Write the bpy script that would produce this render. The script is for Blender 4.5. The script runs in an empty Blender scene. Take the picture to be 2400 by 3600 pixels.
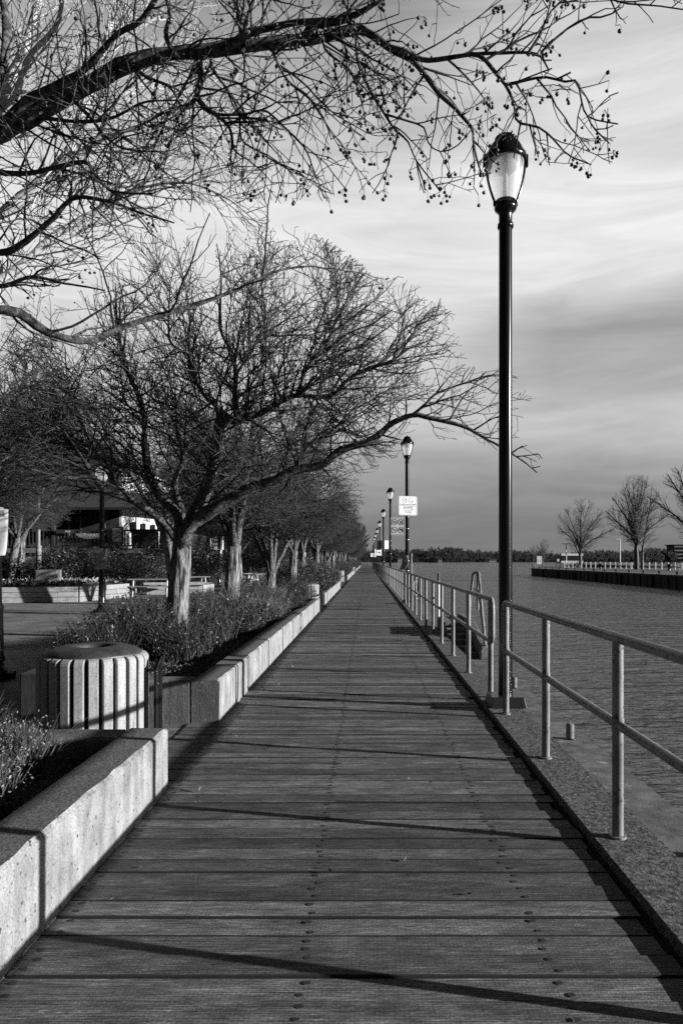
import bpy, math, random
import numpy as np
from mathutils import Vector, Matrix

random.seed(7)
C = bpy.context.scene.collection
PI = math.pi
EYE = 1.55            # camera height over the deck
F, CX, HY = 1600.7, 841.5, 1287.1     # lens constants used to place traced limbs in depth


def P(x, y, d):
    """point at depth d (metres) for a traced limb or object"""
    return np.array(((x - CX) * d / F, d, EYE - (y - HY) * d / F))


# ------------------------------------------------------------------ objects
def thing(name, label, cat, loc=(0, 0, 0), rotz=0.0, group=None):
    o = bpy.data.objects.new(name, None)
    C.objects.link(o)
    o.location = loc
    o.rotation_euler = (0, 0, rotz)
    o.empty_display_size = 0.2
    o['label'] = label
    o['category'] = cat
    if group:
        o['group'] = group
    return o


def tag(o, label, cat, group=None):
    o['label'] = label
    o['category'] = cat
    if group:
        o['group'] = group
    return o


def struct(o, kind='structure'):
    o['kind'] = kind
    return o


def dup(root, loc, rotz=0.0, scale=None, label=None, group=None):
    r = root.copy()
    C.objects.link(r)
    r.location = loc
    r.rotation_euler = (0, 0, rotz)
    if scale is not None:
        r.scale = (scale, scale, scale) if not hasattr(scale, '__len__') else scale
    if label:
        r['label'] = label
    if group:
        r['group'] = group
    for ch in list(root.children):
        c = ch.copy()
        C.objects.link(c)
        c.parent = r
        for g in ch.children:
            d = g.copy()
            C.objects.link(d)
            d.parent = c
    return r


class MB:
    def __init__(self):
        self.v, self.f, self.m, self.s = [], [], [], []

    def add(self, vs, fs, mi=0, smooth=False):
        b = len(self.v)
        self.v.extend([tuple(p) for p in vs])
        for f in fs:
            self.f.append([b + i for i in f])
            self.m.append(mi)
            self.s.append(smooth)
        return self

    def box(self, x0, x1, y0, y1, z0, z1, mi=0):
        vs = [(x, y, z) for z in (z0, z1) for y in (y0, y1) for x in (x0, x1)]
        return self.add(vs, [(0, 2, 3, 1), (4, 5, 7, 6), (0, 1, 5, 4), (2, 6, 7, 3), (0, 4, 6, 2), (1, 3, 7, 5)], mi)

    def cbox(self, x0, x1, y0, y1, z0, z1, c=0.01, mi=0):
        """box with chamfered edges all round"""
        vs, fs = [], []
        X, Y, Z = (x0, x1), (y0, y1), (z0, z1)
        idx = {}
        for i in (0, 1):
            for j in (0, 1):
                for k in (0, 1):
                    sx, sy, sz = (1 - 2 * i), (1 - 2 * j), (1 - 2 * k)
                    for ax in range(3):
                        p = [X[i] + sx * c, Y[j] + sy * c, Z[k] + sz * c]
                        p[ax] = (X[i], Y[j], Z[k])[ax]
                        idx[(i, j, k, ax)] = len(vs)
                        vs.append(p)
        g = lambda i, j, k, a: idx[(i, j, k, a)]
        for i in (0, 1):
            q = [g(i, 0, 0, 0), g(i, 1, 0, 0), g(i, 1, 1, 0), g(i, 0, 1, 0)]
            fs.append(q if i else q[::-1])
            q = [g(0, i, 0, 1), g(1, i, 0, 1), g(1, i, 1, 1), g(0, i, 1, 1)]
            fs.append(q[::-1] if i else q)
            q = [g(0, 0, i, 2), g(1, 0, i, 2), g(1, 1, i, 2), g(0, 1, i, 2)]
            fs.append(q if i else q[::-1])
        for a in (0, 1):
            for b in (0, 1):
                q = [g(a, b, 0, 0), g(a, b, 1, 0), g(a, b, 1, 1), g(a, b, 0, 1)]
                fs.append(q if (a == b) else q[::-1])
                q = [g(a, 0, b, 0), g(a, 1, b, 0), g(a, 1, b, 2), g(a, 0, b, 2)]
                fs.append(q[::-1] if (a == b) else q)
                q = [g(0, a, b, 1), g(1, a, b, 1), g(1, a, b, 2), g(0, a, b, 2)]
                fs.append(q if (a == b) else q[::-1])
        for i in (0, 1):
            for j in (0, 1):
                for k in (0, 1):
                    q = [g(i, j, k, 0), g(i, j, k, 1), g(i, j, k, 2)]
                    fs.append(q if (i + j + k) % 2 else q[::-1])
        return self.add(vs, fs, mi)

    def obox(self, c, u, hu, v, hv, w, hw, mi=0):
        c, u, v, w = [np.array(a, float) for a in (c, u, v, w)]
        vs = [c + u * hu * a + v * hv * b + w * hw * d for d in (-1, 1) for b in (-1, 1) for a in (-1, 1)]
        return self.add(vs, [(0, 2, 3, 1), (4, 5, 7, 6), (0, 1, 5, 4), (2, 6, 7, 3), (0, 4, 6, 2), (1, 3, 7, 5)], mi)

    def bar(self, a, b, w, h, mi=0):
        """rectangular bar from a to b"""
        a, b = np.array(a, float), np.array(b, float)
        d = b - a
        L = np.linalg.norm(d)
        d /= L
        up = np.array((0, 0, 1.0)) if abs(d[2]) < .95 else np.array((0, 1.0, 0))
        s = np.cross(d, up)
        s /= np.linalg.norm(s)
        n = np.cross(s, d)
        return self.obox((a + b) / 2, d, L / 2, s, w / 2, n, h / 2, mi)

    def tube(self, pts, r, n=10, mi=0, caps=True, smooth=True):
        pts = [np.array(p, float) for p in pts]
        k = len(pts)
        rs = r if hasattr(r, '__len__') else [r] * k
        T = []
        for i in range(k):
            t = pts[min(i + 1, k - 1)] - pts[max(i - 1, 0)]
            T.append(t / (np.linalg.norm(t) + 1e-12))
        ref = np.array((0, 0, 1.0)) if abs(T[0][2]) < .9 else np.array((1.0, 0, 0))
        u = np.cross(ref, T[0])
        u /= np.linalg.norm(u)
        vs = []
        for i in range(k):
            u = u - T[i] * np.dot(u, T[i])
            u /= np.linalg.norm(u)
            w = np.cross(T[i], u)
            for j in range(n):
                a = 2 * PI * j / n
                vs.append(pts[i] + rs[i] * (math.cos(a) * u + math.sin(a) * w))
        fs = [(i * n + j, i * n + (j + 1) % n, (i + 1) * n + (j + 1) % n, (i + 1) * n + j) for i in range(k - 1) for j in range(n)]
        self.add(vs, fs, mi, smooth)
        if caps:
            self.add(vs[:n], [list(range(n))[::-1]], mi)
            self.add(vs[-n:], [list(range(n))], mi)
        return self

    def cyl(self, x, y, z0, z1, r0, r1=None, n=16, mi=0, smooth=True):
        return self.tube([(x, y, z0), (x, y, z1)], [r0, r0 if r1 is None else r1], n, mi, True, smooth)

    def lathe(self, prof, c=(0, 0, 0), n=24, mi=0, smooth=True):
        vs = [(c[0] + r * math.cos(2 * PI * j / n), c[1] + r * math.sin(2 * PI * j / n), c[2] + z) for r, z in prof for j in range(n)]
        fs = [(i * n + j, i * n + (j + 1) % n, (i + 1) * n + (j + 1) % n, (i + 1) * n + j) for i in range(len(prof) - 1) for j in range(n)]
        return self.add(vs, fs, mi, smooth)

    def prism(self, poly, y0, y1, mi=0):
        """polygon in x-z, extruded along y"""
        n = len(poly)
        vs = [(x, y0, z) for x, z in poly] + [(x, y1, z) for x, z in poly]
        fs = [list(range(n)), list(range(n, 2 * n))[::-1]] + [((i + 1) % n, i, n + i, n + (i + 1) % n) for i in range(n)]
        return self.add(vs, fs, mi)

    def slab(self, poly, z0, z1, mi=0):
        """polygon in x-y (counter-clockwise), extruded up"""
        n = len(poly)
        vs = [(x, y, z0) for x, y in poly] + [(x, y, z1) for x, y in poly]
        fs = [list(range(n))[::-1], list(range(n, 2 * n))] + [(i, (i + 1) % n, n + (i + 1) % n, n + i) for i in range(n)]
        return self.add(vs, fs, mi)

    def ring(self, cx, cz, r0, r1, y0, y1, n=28, mi=0):
        """flat annulus facing -y"""
        vs = []
        for y in (y0, y1):
            for r in (r0, r1):
                vs += [(cx + r * math.cos(2 * PI * j / n), y, cz + r * math.sin(2 * PI * j / n)) for j in range(n)]
        q = lambda a, b: [(a * n + j, a * n + (j + 1) % n, b * n + (j + 1) % n, b * n + j) for j in range(n)]
        return self.add(vs, q(0, 1) + q(1, 3) + q(3, 2) + q(2, 0), mi)

    def build(self, name, mats, parent=None, bevel=0):
        me = bpy.data.meshes.new(name)
        me.from_pydata(self.v, [], self.f)
        for m in (mats if isinstance(mats, (list, tuple)) else [mats]):
            me.materials.append(m)
        me.polygons.foreach_set('material_index', self.m)
        me.polygons.foreach_set('use_smooth', self.s)
        me.validate()
        me.update()
        o = bpy.data.objects.new(name, me)
        C.objects.link(o)
        if parent is not None:
            o.parent = parent
        if bevel:
            b = o.modifiers.new('edge', 'BEVEL')
            b.width = bevel
            b.segments = 2
            b.limit_method = 'ANGLE'
            b.harden_normals = False
        return o


def np_obj(name, V, faces, mat, parent=None, smooth=False):
    """fast mesh: V (n,3); faces (m,k) with one k"""
    me = bpy.data.meshes.new(name)
    V = np.ascontiguousarray(V, dtype=np.float32)
    Fa = np.ascontiguousarray(faces, dtype=np.int32)
    me.vertices.add(len(V))
    me.vertices.foreach_set('co', V.ravel())
    m, k = Fa.shape
    me.loops.add(m * k)
    me.loops.foreach_set('vertex_index', Fa.ravel())
    me.polygons.add(m)
    me.polygons.foreach_set('loop_start', np.arange(m, dtype=np.int32) * k)
    me.polygons.foreach_set('loop_total', np.full(m, k, dtype=np.int32))
    me.polygons.foreach_set('use_smooth', np.full(m, smooth, dtype=bool))
    me.materials.append(mat)
    me.update(calc_edges=True)
    o = bpy.data.objects.new(name, me)
    C.objects.link(o)
    if parent is not None:
        o.parent = parent
    return o


def text_obj(body, size, mat, parent, loc, name='lettering', align='CENTER', depth=.002, sx=1.0):
    cu = bpy.data.curves.new('t', 'FONT')
    cu.body = body
    cu.size = size
    cu.align_x = align
    cu.align_y = 'CENTER'
    cu.extrude = depth
    cu.offset = size * .012
    cu.resolution_u = 2
    tmp = bpy.data.objects.new('t', cu)
    C.objects.link(tmp)
    dg = bpy.context.evaluated_depsgraph_get()
    dg.update()
    me = bpy.data.meshes.new_from_object(tmp.evaluated_get(dg))
    bpy.data.objects.remove(tmp)
    me.transform(Matrix.Rotation(PI / 2, 4, 'X') @ Matrix.Diagonal((sx, 1, 1, 1)))
    me.materials.clear()
    me.materials.append(mat)
    me.name = name
    o = bpy.data.objects.new(name, me)
    C.objects.link(o)
    o.parent = parent
    o.location = loc
    return o


# ------------------------------------------------------------------ materials
def nodes(name):
    m = bpy.data.materials.new(name)
    m.use_nodes = True
    nt = m.node_tree
    b = nt.nodes['Principled BSDF']
    return m, nt, b


def N(nt, t, **kw):
    n = nt.nodes.new(t)
    for k, v in kw.items():
        if k.startswith('i_'):
            key = k[2:]
            n.inputs[int(key) if key.isdigit() else key].default_value = v
        else:
            setattr(n, k, v)
    return n


def g3(v):
    return (v, v, v, 1)


def ramp(nt, stops):
    r = N(nt, 'ShaderNodeValToRGB')
    e = r.color_ramp.elements
    while len(e) < len(stops):
        e.new(.5)
    for el, (p, v) in zip(e, stops):
        el.position = p
        el.color = g3(v)
    return r


def coord(nt, scale=(1, 1, 1), kind='Object'):
    tc = N(nt, 'ShaderNodeTexCoord')
    mp = N(nt, 'ShaderNodeMapping')
    mp.inputs['Scale'].default_value = scale
    nt.links.new(tc.outputs[kind], mp.inputs[0])
    return mp.outputs[0]


def mat(name, lo, hi, scale=6, rough=.8, bump=.3, bscale=None, stretch=(1, 1, 1), dist=.01, spec=.5, metal=0, island=0.0, detail=6, spots=None, rp=(.3, .7), streak=None):
    """grey procedural material: noise tone between lo and hi, noise bump"""
    m, nt, b = nodes(name)
    L = nt.links.new
    v = coord(nt, stretch)
    n1 = N(nt, 'ShaderNodeTexNoise', i_Scale=scale, i_Detail=detail, i_Roughness=.62)
    L(v, n1.inputs['Vector'])
    r = ramp(nt, [(rp[0], lo * .8), (rp[1], hi * .8)])
    L(n1.outputs[0], r.inputs[0])
    col = r.outputs[0]
    if island:
        ge = N(nt, 'ShaderNodeNewGeometry')
        mr = N(nt, 'ShaderNodeMapRange')
        mr.inputs['To Min'].default_value = 1 - island
        mr.inputs['To Max'].default_value = 1 + island
        L(ge.outputs['Random Per Island'], mr.inputs[0])
        mx = N(nt, 'ShaderNodeMix', data_type='RGBA', blend_type='MULTIPLY', i_0=1.0)
        L(col, mx.inputs[6])
        L(mr.outputs[0], mx.inputs[7])
        col = mx.outputs[2]
    if streak:
        n4 = N(nt, 'ShaderNodeTexNoise', i_Scale=1.0, i_Detail=7, i_Roughness=.65)
        L(coord(nt, streak[0]), n4.inputs['Vector'])
        n5 = N(nt, 'ShaderNodeTexNoise', i_Scale=95.0, i_Detail=3, i_Roughness=.6)
        L(coord(nt), n5.inputs['Vector'])
        for nn, (a_, b_) in ((n4, streak[1]), (n5, (.72, 1.28))):
            rr = ramp(nt, [(.32, a_), (.66, b_)])
            L(nn.outputs[0], rr.inputs[0])
            mx = N(nt, 'ShaderNodeMix', data_type='RGBA', blend_type='MULTIPLY', i_0=1.0)
            L(col, mx.inputs[6])
            L(rr.outputs[0], mx.inputs[7])
            col = mx.outputs[2]
    if spots:
        sc, thr, val = spots
        n3 = N(nt, 'ShaderNodeTexNoise', i_Scale=sc, i_Detail=3)
        L(coord(nt), n3.inputs['Vector'])
        rr = ramp(nt, [(thr, 0), (thr + .07, 1)])
        L(n3.outputs[0], rr.inputs[0])
        mx = N(nt, 'ShaderNodeMix', data_type='RGBA', blend_type='MIX')
        L(rr.outputs[0], mx.inputs[0])
        L(col, mx.inputs[6])
        mx.inputs[7].default_value = g3(val)
        col = mx.outputs[2]
    L(col, b.inputs['Base Color'])
    b.inputs['Roughness'].default_value = rough
    b.inputs['Metallic'].default_value = metal
    b.inputs['Specular IOR Level'].default_value = spec
    if bump:
        n2 = N(nt, 'ShaderNodeTexNoise', i_Scale=bscale or scale * 4, i_Detail=5, i_Roughness=.65)
        L(v, n2.inputs['Vector'])
        bp = N(nt, 'ShaderNodeBump', i_Strength=bump, i_Distance=dist)
        L(n2.outputs[0], bp.inputs['Height'])
        L(bp.outputs[0], b.inputs['Normal'])
    return m


def deck_material():
    m, nt, b = nodes('weathered_plank')
    L = nt.links.new
    ge = N(nt, 'ShaderNodeNewGeometry')
    # each plank shifts its grain
    tc = N(nt, 'ShaderNodeTexCoord')
    off = N(nt, 'ShaderNodeVectorMath', operation='MULTIPLY')
    cmb = N(nt, 'ShaderNodeCombineXYZ')
    for i in range(3):
        L(ge.outputs['Random Per Island'], cmb.inputs[i])
    L(cmb.outputs[0], off.inputs[0])
    off.inputs[1].default_value = (57, 31, 83)
    ad = N(nt, 'ShaderNodeVectorMath', operation='ADD')
    L(tc.outputs['Object'], ad.inputs[0])
    L(off.outputs[0], ad.inputs[1])

    def mapped(sv):
        mp = N(nt, 'ShaderNodeMapping')
        mp.inputs['Scale'].default_value = sv
        L(ad.outputs[0], mp.inputs[0])
        return mp.outputs[0]

    def noise(sv, det, rough=.6, dis=0.0):
        n = N(nt, 'ShaderNodeTexNoise', i_Scale=1.0, i_Detail=det, i_Roughness=rough, i_Distortion=dis)
        L(mapped(sv), n.inputs['Vector'])
        return n.outputs[0]

    def rmp(stops, src):
        r = ramp(nt, stops)
        L(src, r.inputs[0])
        return r.outputs[0]
    grain = noise((7, 120, 120), 7, .72, .5)
    fibre = noise((26, 300, 300), 3, .6)
    blot = noise((4.5, 13, 13), 6, .66)
    crack = noise((2.2, 95, 95), 3, .5, .8)
    where = noise((1.3, 5, 5), 2)
    # knots with swirled grain round them
    vor = N(nt, 'ShaderNodeTexVoronoi', i_Scale=1.0, i_Randomness=1.0)
    L(mapped((1.7, 6.9, 0.0)), vor.inputs['Vector'])
    kd = N(nt, 'ShaderNodeMath', operation='MULTIPLY_ADD')
    L(grain, kd.inputs[0])
    kd.inputs[1].default_value = .10
    L(vor.outputs['Distance'], kd.inputs[2])
    knot = rmp([(.0, .15), (.09, .35), (.13, 1.5), (.17, .7), (.21, 1.25), (.26, 1.0)], kd.outputs[0])
    # rows of short incised dashes left by the timber treatment
    brick = N(nt, 'ShaderNodeTexBrick', offset=.5, i_Scale=1.0)
    brick.inputs['Mortar Size'].default_value = .0034
    brick.inputs['Mortar Smooth'].default_value = .3
    brick.inputs['Brick Width'].default_value = .034
    brick.inputs['Row Height'].default_value = .0125
    brick.inputs['Color1'].default_value = g3(0)
    brick.inputs['Color2'].default_value = g3(.45)
    brick.inputs['Mortar'].default_value = g3(1)
    L(tc.outputs['Object'], brick.inputs['Vector'])
    fade = rmp([(.36, .12), (.58, 1.0)], noise((1.2, 4, 4), 2))
    inc = N(nt, 'ShaderNodeMath', operation='MULTIPLY')
    L(brick.outputs[0], inc.inputs[0])
    L(fade, inc.inputs[1])
    isl = N(nt, 'ShaderNodeMapRange')
    isl.inputs['To Min'].default_value = .55
    isl.inputs['To Max'].default_value = 1.45
    L(ge.outputs['Random Per Island'], isl.inputs[0])
    cr = rmp([(.30, .12), (.36, 1.0)], crack)
    col = rmp([(.28, .020), (.5, .072), (.74, .20)], grain)
    for src in (rmp([(.3, .5), (.68, 1.55)], blot), rmp([(.3, .7), (.7, 1.3)], fibre), isl.outputs[0], knot, cr, rmp([(.0, .78), (1.0, 1.38)], inc.outputs[0]), rmp([(.25, .7), (.75, 1.3)], where)):
        mx = N(nt, 'ShaderNodeMix', data_type='RGBA', blend_type='MULTIPLY', i_0=1.0)
        L(col, mx.inputs[6])
        L(src, mx.inputs[7])
        col = mx.outputs[2]
    L(col, b.inputs['Base Color'])
    b.inputs['Roughness'].default_value = .75
    b.inputs['Specular IOR Level'].default_value = .35
    h1 = N(nt, 'ShaderNodeMath', operation='MULTIPLY_ADD')
    L(inc.outputs[0], h1.inputs[0])
    h1.inputs[1].default_value = .45
    L(grain, h1.inputs[2])
    h2 = N(nt, 'ShaderNodeMath', operation='MULTIPLY_ADD')
    L(blot, h2.inputs[0])
    h2.inputs[1].default_value = 1.6
    L(h1.outputs[0], h2.inputs[2])
    h3 = N(nt, 'ShaderNodeMath', operation='MULTIPLY_ADD')
    L(noise((34, 70, 70), 4, .65), h3.inputs[0])
    h3.inputs[1].default_value = .9
    L(h2.outputs[0], h3.inputs[2])
    bp = N(nt, 'ShaderNodeBump', i_Strength=1.0, i_Distance=.0075)
    L(h3.outputs[0], bp.inputs['Height'])
    L(bp.outputs[0], b.inputs['Normal'])
    return m


def water_material():
    m, nt, b = nodes('river_water')
    L = nt.links.new
    b.inputs['Base Color'].default_value = g3(.10)
    b.inputs['Roughness'].default_value = .06
    b.inputs['IOR'].default_value = 1.33
    h = None
    for s, st, w in (((.30, 1.0, 1), 1.0, .62), ((1.1, 3.6, 1), 1.0, .36), ((3.6, 11, 1), 1.0, .11)):
        n = N(nt, 'ShaderNodeTexNoise', i_Scale=1.0, i_Detail=3, i_Roughness=.55, i_Distortion=.4)
        L(coord(nt, s), n.inputs['Vector'])
        mm = N(nt, 'ShaderNodeMath', operation='MULTIPLY_ADD')
        L(n.outputs[0], mm.inputs[0])
        mm.inputs[1].default_value = w
        if h is None:
            mm.inputs[2].default_value = 0
        else:
            L(h, mm.inputs[2])
        h = mm.outputs[0]
    bp = N(nt, 'ShaderNodeBump', i_Strength=1.0, i_Distance=.42)
    L(h, bp.inputs['Height'])
    L(bp.outputs[0], b.inputs['Normal'])
    return m


def paving_material():
    m, nt, b = nodes('brick_paving')
    L = nt.links.new
    br = N(nt, 'ShaderNodeTexBrick', offset=.5, i_Scale=1.0)
    br.inputs['Mortar Size'].default_value = .006
    br.inputs['Brick Width'].default_value = .22
    br.inputs['Row Height'].default_value = .11
    br.inputs['Color1'].default_value = g3(.10)
    br.inputs['Color2'].default_value = g3(.20)
    br.inputs['Mortar'].default_value = g3(.025)
    L(coord(nt), br.inputs['Vector'])
    n = N(nt, 'ShaderNodeTexNoise', i_Scale=1.2, i_Detail=6)
    L(coord(nt), n.inputs['Vector'])
    r = ramp(nt, [(.3, .6), (.7, 1.3)])
    L(n.outputs[0], r.inputs[0])
    mx = N(nt, 'ShaderNodeMix', data_type='RGBA', blend_type='MULTIPLY', i_0=1.0)
    L(br.outputs[0], mx.inputs[6])
    L(r.outputs[0], mx.inputs[7])
    L(mx.outputs[2], b.inputs['Base Color'])
    b.inputs['Roughness'].default_value = .8
    bp = N(nt, 'ShaderNodeBump', i_Strength=.5, i_Distance=.006)
    L(br.outputs[0], bp.inputs['Height'])
    L(bp.outputs[0], b.inputs['Normal'])
    return m


def glass_material():
    m, nt, b = nodes('frosted_globe')
    b.inputs['Base Color'].default_value = g3(.75)
    b.inputs['Roughness'].default_value = .28
    tr = N(nt, 'ShaderNodeBsdfTranslucent')
    tr.inputs[0].default_value = g3(.95)
    mx = N(nt, 'ShaderNodeMixShader', i_0=.62)
    L = nt.links.new
    L(b.outputs[0], mx.inputs[1])
    L(tr.outputs[0], mx.inputs[2])
    tp = N(nt, 'ShaderNodeBsdfTransparent')
    m2 = N(nt, 'ShaderNodeMixShader', i_0=.38)
    L(mx.outputs[0], m2.inputs[1])
    L(tp.outputs[0], m2.inputs[2])
    L(m2.outputs[0], nt.nodes['Material Output'].inputs[0])
    return m


M = {}
M['deck'] = deck_material()
M['water'] = water_material()
M['paving'] = paving_material()
M['globe'] = glass_material()
M['nail'] = mat('rusty_nail', .012, .03, 30, .7, 0)
M['dark_streaked'] = mat('dark_streaked_concrete', .05, .17, 2.6, .92, .7, 45, dist=.009, stretch=(1.6, 1.6, .6), spots=(46, .64, .26), streak=((9, 9, .5), (.5, 1.4)))  # darker, streaked concrete for the panel ends and returns
M['concrete'] = mat('cast_concrete', .15, .38, 5.0, .9, .8, 50, dist=.009, stretch=(1.5, 1.5, .8), detail=9, spots=(36, .62, .04), streak=((6, 6, .6), (.62, 1.25)))
M['wall_top'] = mat('weathered_wall_top', .04, .20, 60, .95, .8, 60, dist=.01, detail=4)
M['aggregate'] = mat('exposed_aggregate', .008, .19, 38, .92, 1.0, 60, dist=.014, detail=4, rp=(.38, .66))
M['ledge'] = mat('worn_ledge', .03, .22, 6, .9, .5, 60, dist=.008, spots=(5, .64, .28))
M['curb_side'] = mat('rough_curb_side', .04, .09, 9, .95, .8, 40, dist=.02)
M['rail'] = mat('grey_pipe_paint', .10, .30, 9, .42, .45, 40, metal=.0, dist=.004, stretch=(1, 1, .35), spots=(24, .60, .035), spec=.45)
M['lamp'] = mat('gloss_black_paint', .005, .009, 5, .20, 0, 30, spec=.32)
M['edge'] = mat('grimy_plank_edge', .006, .014, 8, .95, .2, 40)
M['cast'] = mat('black_casting', .012, .02, 8, .35, .1, 30)
M['soil'] = mat('dark_soil', .006, .02, 14, .95, .8, 30, dist=.03)
M['mulch'] = mat('bark_chip', .03, .14, 40, .7, .2, 80, island=.7)
M['leaf'] = mat('glossy_leaf', .012, .045, 20, .46, 0, island=.6, spec=.5)
M['dryleaf'] = mat('dry_leaf', .12, .34, 20, .6, 0, island=.5)
M['straw'] = mat('dry_grass', .09, .22, 20, .7, 0, island=.5)
M['bark'] = mat('furrowed_bark', .010, .34, 26, .9, 1.0, 40, stretch=(1, 1, .13), dist=.04, detail=8, rp=(.41, .60))
M['limb_bark'] = mat('flaky_bark', .010, .20, 26, .9, 1.0, 60, dist=.02, detail=8, rp=(.40, .64))
M['shade_dark'] = mat('shade_painted_concrete', .012, .04, 4, .8, .4, 30)  # near-black colour stands in for shade on the planter's side panel
M['twig'] = mat('twig_bark', .014, .065, 7, .75, .2, 60)
M['pale_bark'] = mat('pale_bark', .30, .6, 3, .8, .3, 30)
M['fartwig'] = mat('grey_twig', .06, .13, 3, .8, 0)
M['fruit'] = mat('wizened_fruit', .012, .035, 40, .35, .4, 60, dist=.003)
M['slat'] = mat('painted_slat', .25, .41, 9, .72, .4, 60, stretch=(1, 1, .35), dist=.002, island=.16, spots=(17, .65, .12), streak=((30, 30, 1.2), (.7, 1.15)))
M['liner'] = mat('dark_liner', .008, .014, 5, .6, .1)
M['lid'] = mat('weathered_lid', .02, .06, 12, .45, .3, 60, dist=.004)
M['timber'] = mat('pale_timber', .20, .42, 5, .85, .4, 40, stretch=(.35, 4, 4), island=.25, dist=.006, spots=(9, .67, .12))
M['oldwood'] = mat('grey_timber', .10, .26, 6, .85, .4, 40, stretch=(.4, 3, 3), island=.2)
M['granite'] = mat('granite', .12, .4, 60, .9, .4, 80)
M['white'] = mat('white_paint', .66, .8, 3, .6, .05)
M['paper'] = mat('paper', .30, .42, 6, .9, .1)
M['ink'] = mat('black_ink', .012, .02, 8, .6, 0)
M['sign_grey'] = mat('sign_face', .46, .56, 5, .6, .05)
M['grey'] = mat('sign_back', .22, .3, 5, .55, .05)
M['steel'] = mat('steel_band', .6, .7, 5, .25, 0, metal=.9)
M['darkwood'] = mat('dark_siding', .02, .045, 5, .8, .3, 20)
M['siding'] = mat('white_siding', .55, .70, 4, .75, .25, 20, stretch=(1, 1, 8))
M['roof'] = mat('dark_shingle', .015, .03, 8, .9, .4, 30)
M['pane'] = mat('window_pane', .01, .02, 3, .1, 0)
M['pier'] = mat('sheet_pile', .008, .03, .7, .9, .3, 8)
M['coping'] = mat('pale_coping', .16, .3, 3, .9, .2)
M['grass'] = mat('winter_grass', .02, .07, 4, .95, .4, 30)
M['shore'] = mat('shore_earth', .02, .05, .1, .95, .3, 1)
M['forest'] = mat('far_wood', .014, .05, .06, .95, 0, island=.6)
# ------------------------------------------------------------------ trees
def resample(pts, step):
    pts = np.array(pts, float)
    # Catmull-Rom through the points
    k = len(pts)
    if k > 2:
        out = []
        e = np.vstack([2 * pts[0] - pts[1], pts, 2 * pts[-1] - pts[-2]])
        for i in range(1, k):
            p0, p1, p2, p3 = e[i - 1], e[i], e[i + 1], e[i + 2]
            for t in np.linspace(0, 1, 8, endpoint=False):
                out.append(.5 * (2 * p1 + (p2 - p0) * t + (2 * p0 - 5 * p1 + 4 * p2 - p3) * t * t + (3 * p1 - p0 - 3 * p2 + p3) * t ** 3))
        out.append(pts[-1])
        pts = np.array(out)
    d = np.r_[0, np.cumsum(np.linalg.norm(np.diff(pts, axis=0), axis=1))]
    n = max(2, int(round(d[-1] / step)) + 1)
    s = np.linspace(0, d[-1], n)
    return np.stack([np.interp(s, d, pts[:, i]) for i in range(3)], 1)


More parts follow.
